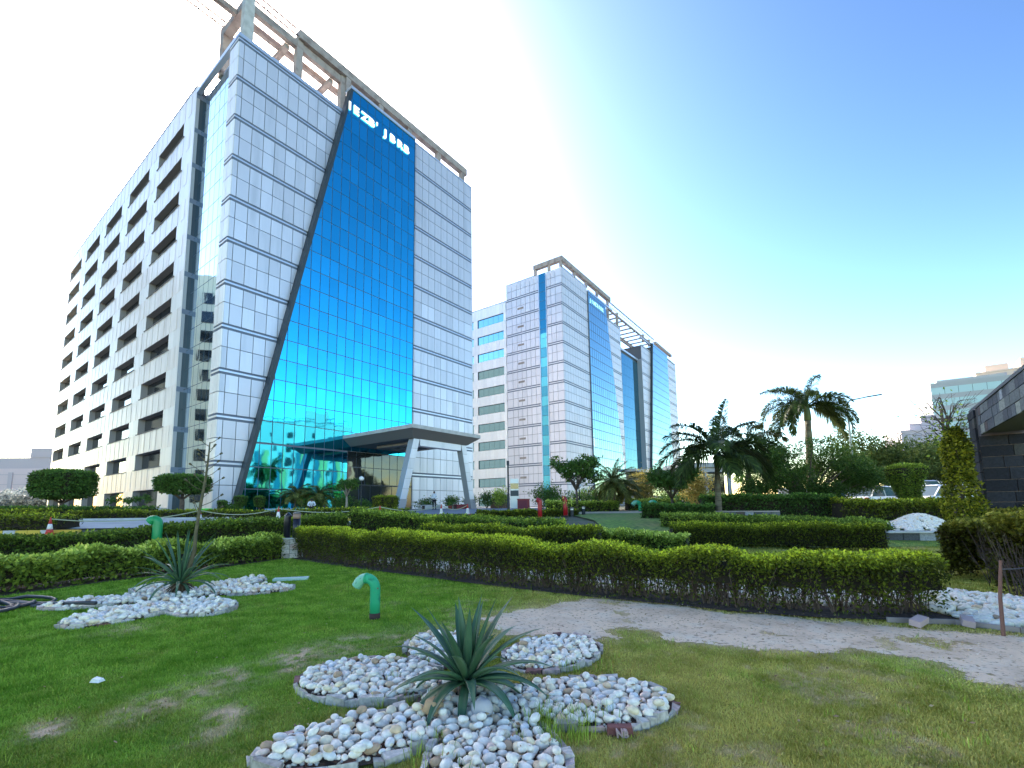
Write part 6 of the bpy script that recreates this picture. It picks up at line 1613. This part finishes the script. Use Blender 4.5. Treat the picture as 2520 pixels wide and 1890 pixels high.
# ------------------------------------------------------------------ people
def skin_body(name, joints, edges, parent, m, sub=2):
    """one continuous surface over a joint skeleton: joints {key: (x,y,z,rx,ry)}."""
    keys = list(joints); ix = {k: i for i, k in enumerate(keys)}
    me = bpy.data.meshes.new(name); me.from_pydata([joints[k][:3] for k in keys], [(ix[a], ix[b]) for a, b in edges], []); me.update()
    o = bpy.data.objects.new(name, me); COL.objects.link(o)
    md = o.modifiers.new('s', 'SKIN'); md.use_smooth_shade = True
    for i, k in enumerate(keys):
        sv = me.skin_vertices[0].data[i]; sv.radius = joints[k][3:5]; sv.use_root = (i == 0)
    md2 = o.modifiers.new('d', 'SUBSURF'); md2.levels = sub; md2.render_levels = sub
    bpy.context.view_layer.update()
    nm = bpy.data.meshes.new_from_object(o.evaluated_get(bpy.context.evaluated_depsgraph_get()))
    bpy.data.objects.remove(o); nm.materials.clear(); nm.materials.append(m)
    nm.polygons.foreach_set('use_smooth', [True] * len(nm.polygons))
    return obj(name, nm, parent)
M_SKIN = mat('brown_skin', (.18, .09, .055), .6); M_SHIRT = mat('white_shirt', (.72, .76, .84), .8); M_TROU = mat('dark_trousers', (.015, .015, .022), .85); M_HAIR = mat('black_hair', (.01, .008, .008), .6); M_SHOE = mat('black_shoe', (.012, .01, .01), .4)
def head(parent, c, look=(0, -1)):
    a = math.atan2(look[1], look[0]) + PI / 2
    e = thing('head_pivot', None, None) if False else None
    v, f = ICO2[1]; u = v / np.linalg.norm(v, axis=1)[:, None]
    V = u * (.078, .095, .118)
    fr = V[:, 1] < 0; V[fr & (V[:, 2] < -.02), 1] *= .92
    ca, sa = math.cos(a), math.sin(a)
    def rot(P): P = np.asarray(P, float); return np.stack([P[:, 0] * ca - P[:, 1] * sa + c[0], P[:, 0] * sa + P[:, 1] * ca + c[1], P[:, 2] + c[2]], 1)
    obj('head', np_mesh('head', rot(V), f, M_SKIN, True), parent)
    H = u.copy(); k = (H[f].mean(1)[:, 2] > .12) | (H[f].mean(1)[:, 1] > .25)
    obj('hair', np_mesh('hair', rot(u * (.086, .103, .127) + (0, .006, .006)), f[k], M_HAIR, True), parent)
    nb = MB().hexa([(-.014, -.098, -.03), (.014, -.098, -.03), (.01, -.085, -.03), (-.01, -.085, -.03), (-.008, -.092, .015), (.008, -.092, .015), (.006, -.08, .015), (-.006, -.08, .015)])
    obj('nose', np_mesh('nose', rot(nb.v), np.array(nb.f), M_SKIN), parent)
    for s in (-1, 1):
        eb_ = MB().box(s * .03 - .012, s * .03 + .012, -.094, -.088, .012, .024); obj('eye', np_mesh('eye', rot(eb_.v), np.array(eb_.f), M_HAIR), parent)
        ea = MB().box(s * .078 - .008, s * .078 + .008, -.012, .016, -.03, .025); obj('ear', np_mesh('ear', rot(ea.v), np.array(ea.f), M_SKIN), parent)
    mo = MB().box(-.02, .02, -.093, -.086, -.062, -.054); obj('mouth', np_mesh('mouth', rot(mo.v), np.array(mo.f), mat('lips', (.13, .05, .04))), parent)
def hand(parent, w, d, side):
    """palm and five bent fingers hanging from the wrist w towards d."""
    w = Vector(w); d = Vector(d).normalized(); ac = Vector((side, .2, 0)); ac = (ac - d * ac.dot(d)).normalized(); q = MB()
    q.bar(w, w + d * .09, .075, .03, ac.cross(d))
    for i, l in enumerate((.065, .078, .074, .058)):
        b = w + d * .088 + d.cross(ac) * ((i - 1.5) * .019); m1 = b + d * l * .55 + ac * -.006; q.tube([b, m1, m1 + (d * .8 - ac * .5).normalized() * l * .45], [.009, .0085, .006], 6)
    b = w + d * .03 + d.cross(ac) * .035; q.tube([b, b + (d * .7 + d.cross(ac) * .6).normalized() * .035, b + (d + d.cross(ac) * .3).normalized() * .06], [.012, .01, .007], 6)
    q.build('hand', M_SKIN, parent, True)
pz = float(ground(0, 45))
p1 = thing('person', 'person in white shirt and dark trousers standing with hands near the waist under the portico', 'person', (-6.77, 45, pz + .0), math.radians(-20))
J = {'hip': (0, 0, .95, .15, .12), 'waist': (0, .01, 1.1, .145, .11), 'chest': (0, 0, 1.3, .17, .12), 'sh': (0, 0, 1.44, .12, .09), 'neck': (0, -.005, 1.52, .06, .06),
     'shl': (-.19, 0, 1.42, .065, .065), 'ell': (-.27, .04, 1.15, .048, .048), 'wrl': (-.17, -.16, 1.02, .034, .034), 'shr': (.19, 0, 1.42, .065, .065), 'elr': (.28, .05, 1.16, .048, .048), 'wrr': (.16, -.18, 1.06, .034, .034)}
skin_body('torso', J, [('hip', 'waist'), ('waist', 'chest'), ('chest', 'sh'), ('sh', 'neck'), ('sh', 'shl'), ('shl', 'ell'), ('ell', 'wrl'), ('sh', 'shr'), ('shr', 'elr'), ('elr', 'wrr')], p1, M_SHIRT)
J = {'hip': (0, 0, .97, .15, .12), 'hl': (-.1, 0, .88, .1, .1), 'kl': (-.11, -.03, .48, .07, .07), 'al': (-.12, .02, .09, .055, .055), 'hr': (.1, 0, .88, .1, .1), 'kr': (.13, -.02, .48, .07, .07), 'ar': (.15, .02, .09, .055, .055)}
skin_body('trousers', J, [('hip', 'hl'), ('hl', 'kl'), ('kl', 'al'), ('hip', 'hr'), ('hr', 'kr'), ('kr', 'ar')], p1, M_TROU)
for x in (-.12, .15): MB().hexa([(x - .045, -.17, 0), (x + .045, -.17, 0), (x + .045, .09, 0), (x - .045, .09, 0), (x - .03, -.14, .05), (x + .03, -.14, .05), (x + .04, .07, .1), (x - .04, .07, .1)]).build('shoe', M_SHOE, p1)
head(p1, (0, -.015, 1.64)); hand(p1, (-.17, -.16, 1.02), (.5, -.6, -.3), -1); hand(p1, (.16, -.18, 1.06), (-.5, -.6, -.2), 1)
p2 = thing('person', 'person in white shirt sitting bent forward on the step by the blue wall', 'person', (-15.1, 36.55, 1.1), math.radians(25))
J = {'hip': (0, .3, .48, .16, .13), 'waist': (0, .25, .62, .15, .12), 'chest': (0, .08, .8, .18, .13), 'sh': (0, -.02, .9, .12, .09), 'neck': (0, -.08, .95, .06, .06),
     'shl': (-.2, 0, .88, .065, .065), 'ell': (-.27, -.14, .64, .05, .05), 'wrl': (-.12, -.32, .6, .035, .035), 'shr': (.2, 0, .88, .065, .065), 'elr': (.27, -.14, .64, .05, .05), 'wrr': (.1, -.32, .62, .035, .035)}
skin_body('torso', J, [('hip', 'waist'), ('waist', 'chest'), ('chest', 'sh'), ('sh', 'neck'), ('sh', 'shl'), ('shl', 'ell'), ('ell', 'wrl'), ('sh', 'shr'), ('shr', 'elr'), ('elr', 'wrr')], p2, M_SHIRT)
J = {'hip': (0, .3, .44, .15, .13), 'hl': (-.1, .24, .42, .1, .1), 'kl': (-.15, -.18, .46, .075, .075), 'al': (-.14, -.1, .08, .055, .055), 'hr': (.1, .24, .42, .1, .1), 'kr': (.15, -.18, .46, .075, .075), 'ar': (.14, -.1, .08, .055, .055)}
skin_body('trousers', J, [('hip', 'hl'), ('hl', 'kl'), ('kl', 'al'), ('hip', 'hr'), ('hr', 'kr'), ('kr', 'ar')], p2, M_TROU)
for x in (-.14, .14): MB().hexa([(x - .045, -.3, 0), (x + .045, -.3, 0), (x + .045, -.04, 0), (x - .045, -.04, 0), (x - .03, -.26, .05), (x + .03, -.26, .05), (x + .04, -.06, .1), (x - .04, -.06, .1)]).build('shoe', M_SHOE, p2)
head(p2, (0, -.17, 1.03)); hand(p2, (-.12, -.32, .6), (.4, -.6, -.5), -1); hand(p2, (.1, -.32, .62), (-.4, -.6, -.5), 1)
# ------------------------------------------------------------------ cars
M_CARW = mat('white_car_paint', (.78, .79, .8), .25, coat=.6); M_CARS = mat('silver_car_paint', (.5, .53, .56), .3, .5, coat=.5); M_TYRE = mat('tyre', (.015, .015, .015), .9); M_RIM = mat('wheel_rim', (.45, .45, .47), .35, .8)
M_CGLASS = mat('car_glass', (.03, .06, .07), .05, 0, .8); M_LAMPR = mat('tail_lamp', (.4, .02, .02), .3); M_LAMPF = mat('head_lamp', (.75, .77, .8), .15)
def car(label, loc, rz, L, W, H, paint, suv=False):
    t = thing('parked_car', label, 'car', loc, rz, 'cars parked beyond the bright hedge')
    hb = H * .56
    prof = [(-.5, .32), (-.5, .62), (-.47, .9), (-.2, .97), (.42, 1.0), (.49, .9), (.5, .6), (.49, .32)]
    st = []
    sect = [(-.5, .34, .5, .8), (-.485, .26, .8, .9), (-.44, .22, .93, .96), (-.2, .2, 1.0, 1.0), (.1, .2, 1.0, 1.0), (.4, .22, 1.02, .97), (.48, .28, .95, .9), (.5, .36, .75, .82)]
    V = []; F = []; n = 8
    for x, zb, zt, wf in sect:
        w = W / 2 * wf; z0 = zb * hb * .9 + .02; z1 = hb * zt
        V += [(x * L, -w * .92, z0), (x * L, -w, z0 + .12), (x * L, -w, z1 - .14), (x * L, -w * .88, z1), (x * L, w * .88, z1), (x * L, w, z1 - .14), (x * L, w, z0 + .12), (x * L, w * .92, z0)]
    for i in range(len(sect) - 1):
        for k in range(n): F.append((i * n + k, i * n + (k + 1) % n, (i + 1) * n + (k + 1) % n, (i + 1) * n + k))
    F += [tuple(reversed(range(n))), tuple(range((len(sect) - 1) * n, len(sect) * n))]
    smooth_by_angle(MB().add(V, F).build('body', paint, t).data, 40)
    x0, x1, x2, x3 = (-.2, -.06, .3, .44) if not suv else (-.2, -.08, .42, .48)
    if suv: x0, x1, x2, x3 = -.22, -.1, .43, .485
    wb, wt = W / 2 * .9, W / 2 * .74; zt = H; zb = hb - .03
    cab = [(x0 * L, -wb, zb), (x3 * L, -wb, zb), (x3 * L, wb, zb), (x0 * L, wb, zb), (x1 * L, -wt, zt - .06), (x2 * L, -wt, zt - .06), (x2 * L, wt, zt - .06), (x1 * L, wt, zt - .06)]
    MB().hexa(cab).build('cabin_glass', M_CGLASS, t)
    MB().hexa([(x1 * L - .04, -wt - .02, zt - .065), (x2 * L + .05, -wt - .02, zt - .065), (x2 * L + .05, wt + .02, zt - .065), (x1 * L - .04, wt + .02, zt - .065), (x1 * L + .12, -wt + .1, zt), (x2 * L - .1, -wt + .1, zt), (x2 * L - .1, wt - .1, zt), (x1 * L + .12, wt - .1, zt)]).build('roof', paint, t)
    for s in (-1, 1):
        for xa, xb in ((x0, x1), ((x0 + x3) / 2 - .01, (x1 + x2) / 2), (x3, x2)):
            MB().bar((xa * L, s * (wb + .006), zb), (xb * L, s * (wt + .01), zt - .06), .07, .03).build('roof_pillar', paint, t)
        MB().box(x0 * L + .1, x0 * L + .28, s * (wb + .1) - .08, s * (wb + .1) + .08, zb + .02, zb + .16).build('mirror', paint, t)
        MB().box(-.495 * L, -.46 * L, s * W * .33 - .18, s * W * .33 + .16, hb * .62, hb * .8).build('headlight', M_LAMPF, t)
        MB().box(.475 * L, .5 * L, s * W * .36 - .1, s * W * .36 + .1, hb * .6, hb * .88).build('tail_light', M_LAMPR, t)
        for xw in (-.31, .3):
            wh = MB().tube([(xw * L, s * (W / 2 - .2), .33), (xw * L, s * (W / 2 + .005), .33)], .33, 18).build('wheel', M_TYRE, t)
            MB().tube([(xw * L, s * (W / 2 + .006), .33), (xw * L, s * (W / 2 + .016), .33)], .21, 14).build('rim', M_RIM, wh)
    return t
zc = lambda y: float(ground(0, y)) + .016
car('white car with its rear towards the feathery bush, behind the hedge', (25.0, 31.3, zc(31)), math.radians(200), 4.3, 1.75, 1.5, M_CARW)
car('white sedan parked just behind the tapered clipped shrub', (27.3, 28.6, zc(28.6)), math.radians(185), 4.4, 1.75, 1.5, M_CARW)
car('pale silver van farther back under the trees', (31.0, 34.5, zc(34.5)), math.radians(190), 4.5, 1.8, 1.9, M_CARS, True)
car('silver car seen through the stone gateway opening', (36.0, 30.0, zc(30)), math.radians(170), 4.3, 1.75, 1.5, M_CARS)
bwl = thing('boundary_wall', 'grey boundary wall with blue gate panels behind the parked cars', 'wall', (22, 37.4, zc(37.4)))
for i in range(10): MB().box(i * 2.5, i * 2.5 + 2.46, 0, .2, 0, 1.5).build('wall_panel', M_BLUEW if i in (2, 4) else M_GREYCLAD, bwl)
